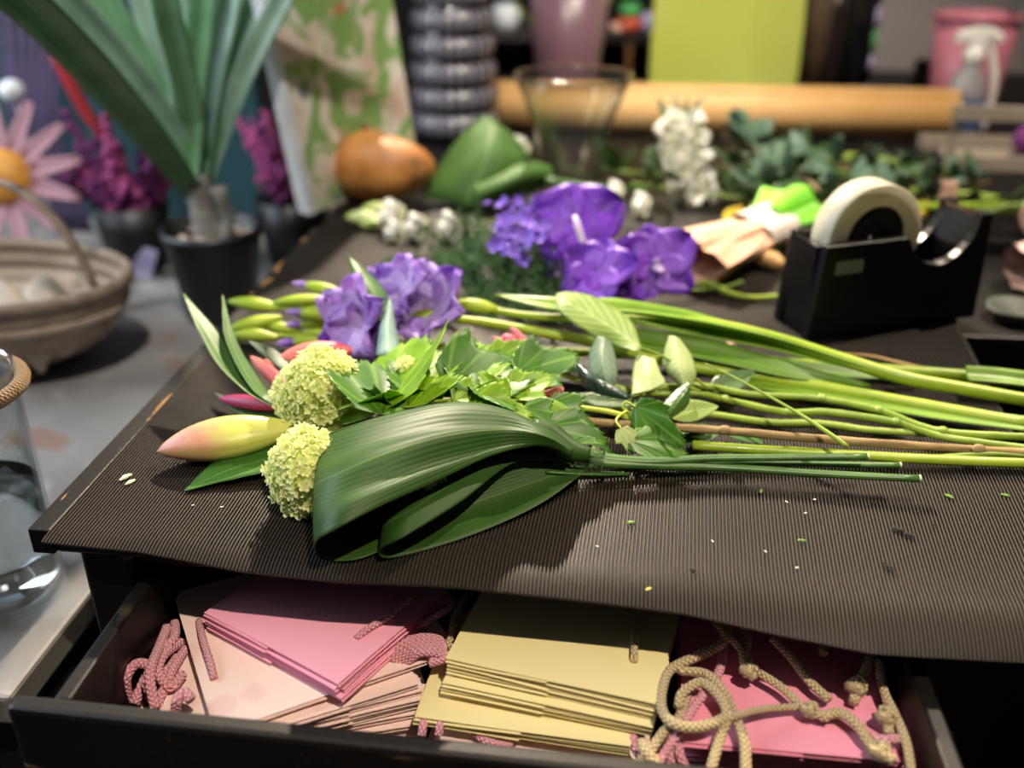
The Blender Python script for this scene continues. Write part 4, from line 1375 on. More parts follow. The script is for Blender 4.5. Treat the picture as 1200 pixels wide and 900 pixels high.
# loose cord handles
def cord(pts, label, mat, r=.0022, group=None, n=None, knot=None, flat=1.0):
    c = thing('cord_handle', label, 'cord', at(*pts[len(pts) // 2]), group)
    r *= 1.42
    mb = MB(); mb.tube([at(*q) for q in pts], [r, r], 8, n or 9 * len(pts), flat=flat); mb.build('cord', M[mat], c)
    for q in (knot or []):
        kc = at(*q)
        mb = MB()
        ring = [kc + V((math.cos(t) * r * 1.3 + .0005 * math.sin(3 * t), math.sin(t) * r * 1.1, math.sin(2 * t) * r * .8)) for t in [2 * PI * i / 12 for i in range(13)]]
        mb.tube(ring, [r * .95, r * .95], 7, 30)
        mb.tube([kc + V((r * .5, r, -r)), kc + V((0, 0, r)), kc + V((-r * .5, -r, -r))], [r * .95, r * .95], 7, 8)
        mb.build('knot', M[mat], c)
    return c


GP = 'pink cords beside the cream bags'
for pts in ([(150, 822, .668), (148, 795, .690), (160, 778, .696), (176, 782, .694), (172, 800, .690), (180, 818, .682), (190, 840, .668)],
            [(196, 735, .690), (186, 760, .694), (178, 780, .697), (176, 800, .694), (182, 830, .684)],
            [(205, 730, .686), (204, 748, .690), (190, 765, .690), (180, 790, .686)],
            [(212, 752, .684), (192, 768, .690), (186, 788, .688), (200, 805, .684), (214, 790, .684)],
            [(132, 822, .664), (150, 818, .668), (175, 805, .674), (196, 786, .680), (208, 770, .680)],
            [(206, 832, .690), (208, 820, .700), (216, 812, .702), (224, 820, .700)],
            [(160, 836, .655), (176, 815, .665), (190, 800, .668), (205, 795, .668)],
            [(200, 728, .676), (190, 748, .680), (182, 772, .682), (168, 800, .680), (158, 825, .672)],
            [(218, 760, .678), (205, 780, .682), (196, 800, .682), (186, 822, .678), (182, 842, .672)],
            [(146, 832, .660), (158, 812, .668), (172, 812, .672), (186, 830, .670)]):
    cord(pts, 'braided pink cord tangled in the drawer corner beside the cream bags', 'pinkcord', .0027, GP)
GC = 'pink cords between the pink and yellow bags'
for i in range(6):
    o_ = i * 5
    cord([(450 + o_, 772 + i * 2, .694 - .001 * i), (475 + o_ * .6, 752 + i * 3, .700), (500 + o_ * .4, 746 + i * 4, .702), (518 + i, 752 + i * 4, .700), (508 - i, 768 + i * 2, .697)], 'braided pink cord coiled between the pink and yellow bags', 'pinkcord', .0020, GC)
cord([(490, 735, .700), (510, 722, .706), (526, 712, .706), (528, 702, .704), (512, 705, .703)], 'flat pink ribbon loop behind the coiled pink cords', 'pinkcord', .0022, None)
cord([(524, 760, .696), (530, 740, .700), (534, 720, .702), (545, 700, .702)], 'tan cord between the pink ribbon and the yellow stack', 'tancord', .0020, None)
for x in (496, 516):
    cord([(x - 2, 862, .672), (x, 850, .677), (x + 1, 838, .676)], 'short pink cord hanging below the lowest yellow bag', 'pinkcord', .0022, 'pink cords under the yellow bags')
cord([(556, 858, .668), (566, 866, .668), (580, 872, .667), (600, 876, .665)], 'pink cord lying flat under the yellow stack', 'pinkcord', .0022)
# tan cords over the rose bags
Zr = .702
cord([(832, 722, .716), (850, 742, .718), (868, 760, .718), (873, 780, .716), (884, 796, .712)], 'tan cord with a frayed end hanging from the mat shadow', 'tancord', .0022, None, knot=[(877, 786, .715)])
cord([(868, 728, .716), (876, 746, .716), (874, 768, .716), (890, 788, .712), (915, 805, .710), (945, 832, .708), (972, 842, .708)], 'long tan cord crossing the rose bags to a small knot', 'tancord', .0021, None, knot=[(948, 832, .709)])
cord([(905, 748, .716), (925, 768, .714), (950, 800, .710), (972, 820, .708)], 'tan cord ending in a tapered point on the rose bags', 'tancord', .0023)
cord([(960, 840, .707), (985, 836, .710), (1005, 850, .710), (1020, 872, .707), (1048, 892, .706)], 'tan cord bending to a flat cut end on the rose bags', 'tancord', .0025, None, knot=[(1030, 880, .707)])
cord([(790, 780, .706), (800, 786, .712), (828, 790, .712), (848, 812, .712), (860, 838, .710), (872, 868, .708), (874, 905, .700)], 'wide tan cord arching over the rose bags', 'tancord', .0028, None, flat=.8)
cord([(860, 838, .714), (820, 852, .714), (790, 848, .714), (776, 832, .712), (776, 808, .712), (786, 785, .712), (815, 770, .714), (845, 755, .714), (852, 735, .714)], 'tan cord looping in a wide ring beside the yellow stack', 'tancord', .0026)
cord([(795, 830, .708), (800, 812, .712), (822, 800, .714), (842, 815, .715), (852, 838, .714), (842, 870, .706), (832, 905, .700)], 'tan cord doubled inside the wide ring', 'tancord', .0025)
cord([(860, 840, .716), (890, 832, .712), (925, 829, .708), (950, 829, .708)], 'thin tan cord running from the ring to the small knot', 'tancord', .0018)
cord([(742, 902, .69), (762, 880, .700), (778, 858, .704), (795, 842, .704), (805, 815, .702)], 'tan cord slipping behind the yellow stack towards the drawer front', 'tancord', .0025)
cord([(752, 870, .698), (756, 880, .700), (768, 894, .698), (772, 908, .690)], 'short tan cord knotted at the drawer front', 'tancord', .0028)
cord([(1012, 800, .706), (1004, 812, .708), (1000, 824, .706)], 'short tan cord with a round knot in the mat shadow', 'tancord', .0026, None, knot=[(1003, 804, .712)])
cord([(1020, 770, .712), (1012, 790, .710), (1004, 802, .710)], 'dark tan cord leading up to the round knot', 'tancord', .0022)
cord([(1030, 775, .712), (1036, 810, .710), (1050, 840, .709), (1062, 870, .708), (1068, 905, .702)], 'tan cord hanging along the drawer side wall', 'tancord', .0023)
cord([(1034, 830, .708), (1040, 846, .708), (1042, 860, .706)], 'stubby tan cord with a knot beside the pink scrap cord', 'tancord', .0024, None, knot=[(1038, 840, .711)])
cord([(965, 738, .712), (965, 752, .711), (965, 766, .710)], 'short tan cord tip peeping from under the mat', 'tancord', .0024)
cord([(1018, 864, .706), (1036, 867, .708), (1052, 866, .706)], 'short pink scrap cord at the edge of the rose bags', 'pinkcord', .0024)
GR = 'pink cords beside the rose bags'
for pts in ([(848, 750, .706), (845, 780, .708), (835, 800, .708), (815, 826, .706), (800, 850, .704), (770, 895, .696)],
            [(790, 862, .690), (784, 880, .690), (790, 905, .680)], [(800, 866, .692), (796, 882, .692), (806, 905, .684)], [(745, 850, .68), (742, 870, .68), (752, 890, .675)]):
    cord(pts, 'flat pink cord hanging beside the rose bags under the tan cords', 'pinkcord', .0023, GR)

# ================================================================== BENCH BESIDE: JAR, TRUG, PLANT
jc = V((-.5385, .655, .6302))
jar = thing('glass_jar', 'clear cylindrical glass jar half full of water with jute rope around its mouth', 'jar', jc)
mb = MB()
mb.lathe([(.0001, 0), (.050, 0), (.0545, .003), (.055, .010), (.055, .195), (.052, .205), (.053, .218), (.0555, .222),
          (.0535, .222), (.0505, .217), (.0495, .205), (.0525, .194), (.0525, .013), (.049, .009), (.0001, .0085)], jc, 56)
mb.build('jar_wall', M['glass'], jar)
mb = MB(); mb.lathe([(.0001, .0088), (.0485, .0092), (.0521, .0132), (.0521, .108), (.0001, .1082)], jc, 56); mb.build('water', M['water'], jar)
ring = [jc + V((.0595 * math.cos(t), .0595 * math.sin(t), .207)) for t in [2 * PI * k / 32 for k in range(33)]]
mb = MB(); mb.tube(ring, [.0065, .0065], 10, 90, cap=False); mb.build('rope_collar', M['jute'], jar)
hp = [jc + V((.0595, .012, .207)), jc + V((.064, .02, .222)), jc + V((.045, .03, .26)), jc + V((0, .035, .285)), jc + V((-.045, .03, .26)), jc + V((-.064, .02, .222)), jc + V((-.0595, .012, .207))]
hp = [jc + V((-.0595, -.01, .207)), jc + V((-.072, -.02, .19)), jc + V((-.082, 0, .15)), jc + V((-.075, .025, .185)), jc + V((-.0595, .012, .207))]
mb = MB(); mb.tube(hp, [.0055, .0055], 9, 40); mb.build('rope_handle', M['jute'], jar)

# trug basket
tc = V((-.835, 1.125, .63))
tg = thing('trug_basket', 'wooden garden trug with curved slats and a bentwood hoop handle', 'basket', tc)
RX, RY, HT = .205, .13, .105


def trug_pt(a, f, off=0.0):
    """a = angle around the rim, f = 0 rim .. 1 bottom."""
    k = math.cos(f * PI / 2) ** .55
    k = .42 + .58 * k
    return tc + V(((RX + off) * k * math.cos(a), (RY + off) * k * math.sin(a), .012 + HT * (1 - f)))


for sgn in (1, -1):
    for i in range(4):
        f0, f1 = i / 4, (i + 1.12) / 4
        mb = MB()
        G = [[trug_pt(sgn * PI * (k / 28), min(1, f0 + (f1 - f0) * q), .003 * (i % 2)) for q in (0, .33, .66, 1)] for k in range(29)]
        mb.grid(G); mb.build('slat', M['trug'], tg, solid=.003)
mb = MB(); mb.lathe([(.42, 0.0), (.0001, 0.0), (.0001, .004), (.42, .004)], tc + V((0, 0, .010)), 36, closed=True, sx=RX, sy=RY); mb.build('base_slat', M['trug'], tg)
rim = [trug_pt(2 * PI * k / 48, 0) for k in range(49)]
mb = MB(); mb.tube(rim, [.0075, .0075], 8, 120, flat=1.3, cap=False); mb.build('rim', M['trugrim'], tg)
hp = [V((-.772 + .125 * math.cos(t), 1.125 - .03 * math.cos(t), .70 + .175 * math.sin(t))) for t in [PI * k / 12 for k in range(13)]]
mb = MB(); mb.tube(hp, [.0085, .0085], 9, 60, flat=.6); mb.build('hoop_handle', M['trugrim'], tg)
for x in (-.08, .08):
    mb = MB(); mb.box((tc.x + x - .012, tc.y - .06, .6302), (tc.x + x + .012, tc.y + .06, .6405)); mb.build('foot', M['trugrim'], tg, smooth=False, bevel=.002)
mb = MB()
G = []
for i in range(25):
    row = []
    for j in range(17):
        a, b = -1 + 2 * i / 24, -1 + 2 * j / 16
        r = math.hypot(a, b)
        k = 1 / max(1, r)
        z = .055 + .035 * math.sin(7 * a + 3 * b) * math.cos(5 * b - 2 * a) + .025 * math.sin(11 * b + 4 * a) - .01 * r
        row.append(tc + V((a * k * RX * .80, b * k * RY * .80, z + .01)))
    G.append(row)
mb.grid(G); o = mb.build('linen_cloth', M['linen'], solid=.003, sub=1); tag(o, 'crumpled beige linen cloth heaped inside the wooden trug', 'cloth')

# strap-leaved potted plant
pc = V((-.578, 1.300, .63))
pp = thing('potted_plant', 'strap-leaved plant with a grey stem in a plain black pot', 'potted plant', pc)
mb = MB(); mb.lathe([(.0001, 0), (.047, 0), (.050, .004), (.068, .124), (.071, .126), (.071, .140), (.065, .140), (.063, .120), (.0001, .115)], pc, 40); mb.build('pot', M['pot'], pp)
for k in range(34):
    a, r = random.uniform(0, 6.28), .055 * math.sqrt(random.random())
    mb = MB(); mb.ball(pc + V((r * math.cos(a), r * math.sin(a), .121)), random.uniform(.006, .011), 7, 5, sz=.7); mb.build('pebble', M['pebble'], pp)
mb = MB(); mb.tube([pc + V((0, 0, .11)), pc + V((-.006, 0, .16)), pc + V((-.010, 0, .215))], [.024, .021, .018], 12, 14, knob=.08); mb.build('trunk', M['trunk'], pp)
mb = MB(); mb.tube([pc + V((.02, -.01, .11)), pc + V((.03, -.01, .15)), pc + V((.022, -.01, .20))], [.010, .009, .012], 9, 10, knob=.1); mb.build('side_stem', M['trunk'], pp)
b0 = pc + V((-.010, 0, .215))
for x1, y1, d1, wd, m in ((30, 0, 1.06, .027, 'strap'), (70, -10, 1.20, .022, 'straplight'), (120, -10, 1.30, .020, 'strap'), (165, -12, 1.34, .019, 'straplight'), (205, -12, 1.30, .019, 'straplight'), (240, -12, 1.26, .019, 'strap'),
                          (272, -12, 1.30, .019, 'straplight'), (305, -10, 1.34, .018, 'strap'), (338, -14, 1.30, .016, 'straplight'), (190, -30, 1.20, .020, 'strap')):
    tip = atY(x1, y1, d1)
    dd = tip - b0
    tip2 = b0 + dd * 1.75 + V((0, 0, -.06 if x1 < 100 else .0))
    s0 = b0 + V((random.uniform(-.010, .010), random.uniform(-.012, .012), random.uniform(-.045, .0)))
    mb = MB(); mb.blade([s0, s0.lerp(tip, .45) + V((0, 0, .018)), tip, tip2], [wd * .55, wd * .9, wd, wd * .9, .001], up=(0, -1, .4), fold=.32, n=22); mb.build('leaf', M[m], pp, solid=.0012)
# lilac plant tag
c = at(155, 310, .66)
mb = MB(); mb.box((-.017, -.001, 0), (.017, .001, .05), Matrix.Translation(V((c.x, c.y + .02, .6302))) @ Matrix.Rotation(-.35, 4, 'X') @ Matrix.Rotation(.25, 4, 'Y')); o = mb.build('card_tag', M['tag'], smooth=False); tag(o, 'small lilac card leaning on the grey bench before the magenta plumes', 'card')


# magenta plumes in dark buckets
def plume_bunch(c, n, spread, hgt, label):
    g = thing('astilbe_bunch', label, 'flowers', c)
    mb = MB(); mb.lathe([(.0001, 0), (.048, 0), (.062, .11), (.058, .11), (.0001, .10)], c, 24); mb.build('bucket', M['pot'], g)
    for i in range(n):
        a = random.uniform(0, 6.28)
        tip = c + V((math.cos(a) * spread * random.random(), math.sin(a) * spread * .5 * random.random(), hgt * random.uniform(.6, 1.0)))
        b = c + V((0, 0, .07))
        mb = MB(); mb.tube([b, tip], [.003, .002], 5, 4)
        for q in range(64):
            t = .35 + .65 * q / 64
            p = b.lerp(tip, t) + V((random.gauss(0, .014), random.gauss(0, .014), random.gauss(0, .012))) * (1.15 - t)
            mb.ball(p, random.uniform(.004, .0085) * (1.25 - t * .6), 5, 4)
        mb.build('plume', M['plume' if i % 2 else 'plumed'], g)
    return g


plume_bunch(V((-.80, 1.50, .63)), 16, .16, .27, 'magenta feathery flower plumes in a dark bucket behind the trug')
plume_bunch(V((-.545, 1.56, .63)), 14, .12, .27, 'magenta feathery flower plumes between the black pot and the printed panel')

# big pink daisy
fc = atY(4, 208, 1.42)
df = thing('fabric_daisy', 'big pink daisy-like flower with a yellow and red centre above the trug', 'flower', V((fc.x, fc.y + .02, .63)))
nrm = V((.15, -.85, .4)).normalized()
e = V((0, .3, 1))
e = (e - nrm * e.dot(nrm)).normalized()
for k in range(13):
    d = e.copy()
    d.rotate(Matrix.Rotation(2 * PI * k / 13 + .12, 3, nrm))
    mb = MB(); mb.petal(fc, d + nrm * .12, nrm, .125, .0165, .3, -.05, .45, 8, 5, 0, .6); mb.build('petal', M['pinkdaisy'], df, solid=.003)
mb = MB(); mb.lathe([(.0001, .030), (.025, .026), (.043, .012), (.047, -.006)], fc, 24, axis=nrm); mb.build('flower_centre', M['amber'], df)
mb = MB(); mb.ball(fc + nrm * .020 + V((-.012, 0, -.012)), .016, 12, 8); mb.build('red_centre', M['redc'], df)
mb = MB(); mb.tube([fc - nrm * .01, V((fc.x, fc.y + .02, .75)), V((fc.x, fc.y + .02, .6302))], [.006, .006], 8, 14); mb.build('stem', M['stemg'], df)
mb = MB()
bc = atY(14, 106, 1.52)
mb.ball(bc, .018, 14, 9, axis=(1, 0, .2), sz=1.2); mb.tube([bc, bc + V((0, .03, -.20)), V((bc.x, bc.y + .03, .6302))], [.002, .002], 6, 8)
tag(mb.build('ball_bud', M['coolwhite']), 'round white and pink bud on a tall stalk above the pink daisy', 'bud')
# lilac drapes and red stem in front of the teal partition
for k in range(6):
    p = atY(6 + 13 * k, 20, 1.62)
    mb = MB(); mb.blade([p + V((0, 0, .25)), p, atY(20 + 8 * k, 140, 1.62), V((atY(24 + 8 * k, 140, 1.62).x, 1.66, .6305))], [.010, .013, .012, .006], up=(0, -1, 0), fold=.2, n=16)
    tag(mb.build('lilac_reed', M['lilacrib'], solid=.002), 'dusky lilac strap ' + ['', 'second ', 'third ', 'fourth ', 'fifth ', 'sixth '][5 - k] + ('nearest to' if k == 5 else 'from') + ' the red stem behind the pink daisy', 'reed', 'lilac straps')
mb = MB(); mb.tube([atY(62, 60, 1.58), atY(100, 130, 1.58), atY(140, 185, 1.58), V((atY(150, 200, 1.58).x, 1.6, .6305))], [.009, .011, .009, .006], 8, 20); tag(mb.build('red_stem', M['redstem']), 'thick red stem slanting behind the long strap leaf', 'stem')
mb = MB(); mb.box((-1.9, 1.75, .6302), (-.66, 1.78, 1.7)); tag(mb.build('teal_partition', M['teal'], smooth=False), 'dark teal panel standing behind the plants on the bench', 'panel')

# ================================================================== WORK TABLE: PANEL, GOURD, VASES
a = T(380, 254)
a.z = .778
aL, aR = V((-.440, 1.352, .778)), V((-.330, 1.585, .778))
aT = atY(340, 0, 1.335)
ux = (aR - aL)
pw = ux.length
ux.normalize()
uy = V((-ux.y, ux.x, 0))
lean = V((-.03 / .30, -.02 / .30, 1))
pnl = thing('printed_panel', 'tall panel printed with green leaves and small birds, white side edge', 'panel', aL)
vs = []
H_ = .46
for z in (0, H_):
    for du, dv in ((0, 0), (1, 0), (1, .018), (0, .018)):
        vs.append(aL + ux * (pw * du) + uy * dv + lean * z)
mb = MB(); mb.add(vs, [(3, 2, 1, 0), (4, 5, 6, 7), (0, 1, 5, 4), (1, 2, 6, 5), (2, 3, 7, 6), (3, 0, 4, 7)]); mb.build('board', M['print'], pnl, smooth=False)
vs = []
for z in (0, H_):
    for du, dv in ((-.013, -.002), (-.0003, -.002), (-.0003, .020), (-.013, .020)):
        vs.append(aL + ux * du + uy * dv + lean * z)
mb = MB(); mb.add(vs, [(3, 2, 1, 0), (4, 5, 6, 7), (0, 1, 5, 4), (1, 2, 6, 5), (2, 3, 7, 6), (3, 0, 4, 7)]); mb.build('edge_trim', M['coolwhite'], pnl, smooth=False)

gc = V((-.357, 1.430, .778))
gd = thing('gourd', 'mottled orange and brown dried gourd lying before the printed panel', 'gourd', gc)
mb = MB()
G = []
for i in range(17):
    t = PI * i / 16
    row = []
    for j in range(32):
        q = 2 * PI * j / 32
        r = math.sin(t) * (1 + .05 * math.cos(6 * q)) + 1e-4
        row.append(gc + V((.080 * r * math.cos(q), .050 * r * math.sin(q), .050 - .050 * math.cos(t) * (1 - .12 * math.cos(q)))))
    G.append(row)
mb.grid(G, closed=True); mb.build('shell', M['gourd'], gd)
mb = MB(); mb.tube([gc + V((-.010, 0, .088)), gc + V((-.016, .004, .104)), gc + V((-.028, .006, .112))], [.009, .006, .005], 8, 8); mb.build('stalk', M['stemw'], gd)

# woven ringed vase
vc = V((-.315, 1.86, .778))
wv = thing('woven_vase', 'tall black and silver ringed vase tapering upwards behind the gourd', 'vase', vc)
for k in range(8):
    z0 = .012 + .045 * k
    r = .082 - .0022 * k
    mb = MB(); mb.lathe([(r - .010, z0), (r, z0 + .008), (r + .003, z0 + .02), (r, z0 + .034), (r - .010, z0 + .041)], vc, 48); mb.build('ring', M['woven'], wv)
mb = MB(); mb.lathe([(.0001, 0), (.074, 0), (.073, .05), (.058, .40), (.054, .40), (.0001, .39)], vc, 40); mb.build('inner_wall', M['bottleblack'], wv)

# clear glass vase
gv = V((-.076, 1.515, .778))
gvo = thing('glass_vase', 'empty clear flared glass vase standing before the kraft paper roll', 'vase', gv)
mb = MB()
mb.lathe([(.0001, 0), (.046, 0), (.048, .004), (.047, .02), (.050, .06), (.060, .10), (.074, .14), (.0885, .1715),
          (.0865, .1722), (.0728, .1405), (.0588, .1005), (.0488, .0605), (.0455, .02), (.043, .010), (.0001, .008)], gv, 64); mb.build('vase_wall', M['glass'], gvo)
mb = MB(); mb.lathe([(.0882 + .0019 * math.cos(t), .1740 + .0019 * math.sin(t)) for t in [2 * PI * q / 10 for q in range(10)]], gv, 64, closed=True); mb.build('rim', M['clearsolid'], gvo)

# kraft roll
rl0, rl1 = V((-.25, 1.945, .8245)), V((.615, 1.945, .8245))
kr = thing('paper_roll', 'long roll of tan kraft paper lying across the work table', 'paper roll', V((.18, 1.945, .778)))
mb = MB()
G = []
nt = 150
for xx in (rl0.x, rl1.x):
    row = []
    for k in range(nt + 1):
        t = k / nt
        r = .030 + .0155 * t
        ang = t * 2 * PI * 5 + 2.2
        row.append(V((xx, 1.945 + r * math.cos(ang), .8245 + r * math.sin(ang))))
    G.append(row)
mb.grid(G); mb.build('paper', M['kraft'], kr, solid=.0022)
mb = MB(); mb.lathe([(.024, 0), (.0285, 0), (.0285, .866), (.024, .866)], rl0 - V((.0005, 0, 0)), 32, axis=(1, 0, 0), closed=True); mb.build('cardboard_core', M['kraftcore'], kr)

# lime paper bag
lb = V((.205, 2.22, .778))
lg = thing('paper_bag', 'tall lime green paper bag standing behind the kraft roll', 'bag', lb)
mb = MB()
hw, hd = .150, .055
ring = [(-hw, -hd), (-hw * .35, -hd - .012), (hw * .28, -hd - .030), (hw, -hd), (hw + .002, 0), (hw, hd), (-hw, hd), (-hw - .002, 0)]
G = [[lb + V((x * (1 + .02 * math.sin(z * 12)), y * (1 - .25 * z), z)) for x, y in ring] for z in (0, .08, .16, .24, .32, .40)]
mb.grid(G, closed=True); mb.build('bag_wall', M['lime'], lg, smooth=False, solid=.0012)
mb = MB(); mb.box((lb.x - hw + .003, lb.y - hd + .003, lb.z), (lb.x + hw - .003, lb.y + hd - .003, lb.z + .002)); mb.build('bag_base', M['lime'], lg, smooth=False)
for yy in (-.046, .046):
    mb = MB(); mb.tube([lb + V((-.06, yy * .9, .38)), lb + V((-.05, yy * .9, .46)), lb + V((0, yy * .9, .49)), lb + V((.05, yy * .9, .46)), lb + V((.06, yy * .9, .38))], [.003, .003], 7, 24); mb.build('bag_handle', M['tancord'], lg)

# mauve vase with white tulips behind
mv = V((-.118, 2.10, .778))
mg = thing('mauve_vase', 'dusky mauve tapered vase holding pale flowers behind the glass vase', 'vase', mv)
mb = MB(); mb.lathe([(.0001, 0), (.050, 0), (.054, .006), (.066, .10), (.084, .27), (.079, .27), (.062, .11), (.0001, .09)], mv, 40); mb.build('body', M['mauve'], mg)


def small_flower(name, c, base, r, mat, label, cat, group=None, n=7):
    g = thing(name, label, cat, base, group)
    mb = MB(); mb.tube([base, base.lerp(c, .5) + V((.004, 0, .01)), c], [.0035, .003], 7, 12); mb.build('stem', M['stemg'], g)
    e = V((1, 0, 0))
    for k in range(n):
        a = 2 * PI * k / n
        d = V((math.cos(a), math.sin(a) * .9, .55 if k % 2 else .9))
        mb = MB(); mb.petal(c, d, V((-math.cos(a), -math.sin(a), .6)), r, r * .5, .3, .1, .7, 6, 5); mb.build('petal', M[mat], g, solid=.0008)
    return g


for dx_, dz, r in ((-.115, .225, .06), (-.055, .27, .055), (.0, .28, .055), (.05, .31, .05), (.10, .27, .045)):
    small_flower('pale_flower', mv + V((dx_, -.01, dz)), mv + V((dx_ * .3, 0, .10)), r, 'white', 'pale blush flower standing in the mauve vase', 'flower', 'pale flowers in the mauve vase')

# shelf with small shop goods far behind
sh = thing('display_shelf', 'low dark display shelf far behind the paper roll', 'shelf', V((-.0, 2.62, .778)))
mb = MB(); mb.box((-.40, 2.50, .868), (.42, 2.74, .884)); mb.build('shelf_board', M['walldark'], sh, smooth=False)
for x in (-.40, .0, .405):
    mb = MB(); mb.box((x, 2.5, .7778), (x + .015, 2.74, .8678)); mb.build('upright', M['stool' if x == .0 else 'slate'], sh, smooth=False)
mb = MB(); mb.box((-.38, 2.725, .7778), (.40, 2.735, .8678)); mb.build('shelf_back', M['slate'], sh, smooth=False)
goods = [(-.30, .035, .06, 'coolwhite', 'white glazed cup on the display shelf'), (.005, .030, .035, 'orangered', 'orange-red tin on the display shelf'), (.012, .026, .03, 'greenglass', 'bright green tin stacked on the orange-red tin'),
         (.055, .024, .045, 'lavcap', 'pale lavender pot on the display shelf'), (.10, .022, .05, 'coolwhite', 'small white pot beside the lavender pot'), (-.02, .024, .02, 'peach', 'small peach dish beside the orange-red tin'), (.15, .024, .075, 'coolwhite', 'taller white jar on the display shelf beside the lime bag')]
for i, (x, r, h, m, lab) in enumerate(goods):
    z = .8842 + (.0355 if i == 2 else 0)
    mb = MB(); mb.lathe([(.0001, 0), (r * .8, 0), (r, h * .5), (r * .92, h * .92), (r * .75, h), (r * .68, h * .94), (.0001, h * .9)], V((.005 if i == 2 else x, 2.58, z)), 24)
    tag(mb.build('small_pot', M[m]), lab, 'pot')

# dark bottles between the lime bag and the pier
for x, y, r, h, m, lab in ((.405, 2.28, .030, .30, 'bronze', 'brown box-shouldered bottle beside the lime bag'), (.478, 2.20, .034, .42, 'bottleblack', 'tall black bottle with a coloured stripe beside the lime bag'), (.445, 2.34, .026, .26, 'wallgrey', 'grey bottle standing behind the black bottle')):
    g = thing('bottle', lab, 'bottle', V((x, y, .778)))
    mb = MB(); mb.lathe([(.0001, 0), (r, 0), (r, h * .7), (r * .9, h * .76), (r * .4, h * .86), (r * .4, h), (.0001, h)], V((x, y, .778)), 28); mb.build('body', M[m], g)
    if m == 'bottleblack':
        for z0, z1, mm in ((.03, .055, 'lavcap'), (.085, .115, 'lavcap'), (.118, .165, 'greenglass'), (.168, .21, 'lavcap')):
            mb = MB()
            G = [[V((x, y, .778 + z)) + V((math.cos(t), math.sin(t), 0)) * (r + .0006) for t in [-.9 + .7 * q / 8 for q in range(9)]] for z in (z0, z1)]
            mb.grid(G); mb.build('stripe_label', M[mm], g, solid=.0004)
mb = MB(); mb.box((.640, 2.30, .778), (.700, 2.36, .865)); tag(mb.build('brown_box', M['bronze'], smooth=False, bevel=.004), 'small dark brown box against the grey pier', 'box')
mb = MB(); mb.lathe([(.0001, 0), (.040, 0), (.048, .05), (.05, .115), (.044, .13), (.04, .12), (.0001, .11)], V((.78, 2.42, .778)), 28); tag(mb.build('stoneware_pot', M['linen']), 'beige stoneware pot behind the spray bottle', 'pot')

# pink bucket
bk = V((.705, 2.20, .778))
pb = thing('pink_bucket', 'dusty pink enamel bucket with a rolled rim behind the spray bottle', 'bucket', bk)
mb = MB(); mb.lathe([(.0001, 0), (.062, 0), (.064, .006), (.082, .195), (.078, .195), (.060, .01), (.0001, .01)], bk, 40); mb.build('body', M['bucketpink'], pb)
mb = MB(); mb.lathe([(.083 + .005 * math.cos(t), .193 + .005 * math.sin(t)) for t in [2 * PI * i / 10 for i in range(10)]], bk, 40, closed=True); mb.build('rim', M['bucketpink'], pb)
small_flower('carnation', bk + V((.09, -.02, .23)), bk + V((.04, 0, .06)), .05, 'salmon', 'red-pink carnation leaning out of the pink bucket', 'flower', n=9)
# dark stacked pots at the frame side
for k in range(6):
    mb = MB(); mb.lathe([(.0001, 0), (.05, 0), (.06, .022), (.062, .027), (.0001, .024)], V((.885, 2.12, .778 + .0275 * k)), 28); tag(mb.build('stacked_pot', M['bottleblack']), 'black ridged pot nested in the stack beside the pink bucket', 'pot', 'stacked black pots')

# spray bottle
sb = V((.640, 1.975, .778))
sp = thing('spray_bottle', 'white trigger spray bottle with a blue label in front of the pink bucket', 'spray bottle', sb)
mb = MB(); mb.lathe([(.0001, 0), (.034, 0), (.036, .005), (.036, .075), (.030, .105), (.015, .130), (.014, .145), (.0001, .145)], sb, 32); mb.build('body', M['spraybody'], sp)
mb = MB(); mb.lathe([(.0366, .02), (.0372, .022), (.0372, .072), (.0366, .074)], sb, 32); mb.build('label_band', M['sprayblue'], sp)
mb = MB(); mb.lathe([(.0165, .136), (.018, .138), (.018, .158), (.014, .162), (.0001, .163)], sb, 24); mb.build('collar', M['spraywhite'], sp)
mb = MB(); mb.prism([(-.040, .168), (-.036, .190), (.000, .198), (.030, .196), (.044, .184), (.046, .172), (.036, .170), (.018, .176), (.012, .160), (-.012, .160), (-.016, .170)], Matrix.Translation(sb + V((0, -.011, 0))), .022); mb.build('spray_head', M['spraywhite'], sp, smooth=False, bevel=.004)
mb = MB(); mb.tube([sb + V((.022, 0, .172)), sb + V((.030, 0, .150)), sb + V((.042, -.002, .115)), sb + V((.046, -.004, .075)), sb + V((.040, -.006, .012))], [.007, .0075, .007, .0065, .006], 9, 22); mb.build('trigger', M['spraywhite'], sp)

# crate in front of it
cr = V((.86, 1.78, .778))
cg = thing('slatted_crate', 'grey-brown wooden slatted crate beside the spray bottle', 'crate', cr)
for yy in (1.70, 1.86):
    for z0 in ((.779, .861) if yy < 1.8 else (.779,)):
        mb = MB(); mb.box((.537, yy, z0), (1.10, yy + .010, z0 + .024)); mb.build('slat', M['crate'], cg, smooth=False, bevel=.001)
for xx in (.545, 1.075):
    for yy in (1.7105, 1.845):
        mb = MB(); mb.box((xx, yy, .778), (xx + .012, yy + .0145, .884 if yy < 1.8 else .802)); mb.build('post', M['crate'], cg, smooth=False)
mb = MB(); mb.box((.564, 1.726, .779), (1.074, 1.844, .785)); mb.build('base_board', M['crate'], cg, smooth=False)
for x in (.70, .78, .86):
    mb = MB(); mb.ball(V((x, 1.785, .815)), .030, 12, 8, sz=.9); tag(mb.build('seed_head', M['plumed' if x != .78 else 'stemw']), 'dark dried seed head lying in the slatted crate' if x != .78 else 'brown dried seed head lying in the slatted crate', 'seed head', 'seed heads in the crate')

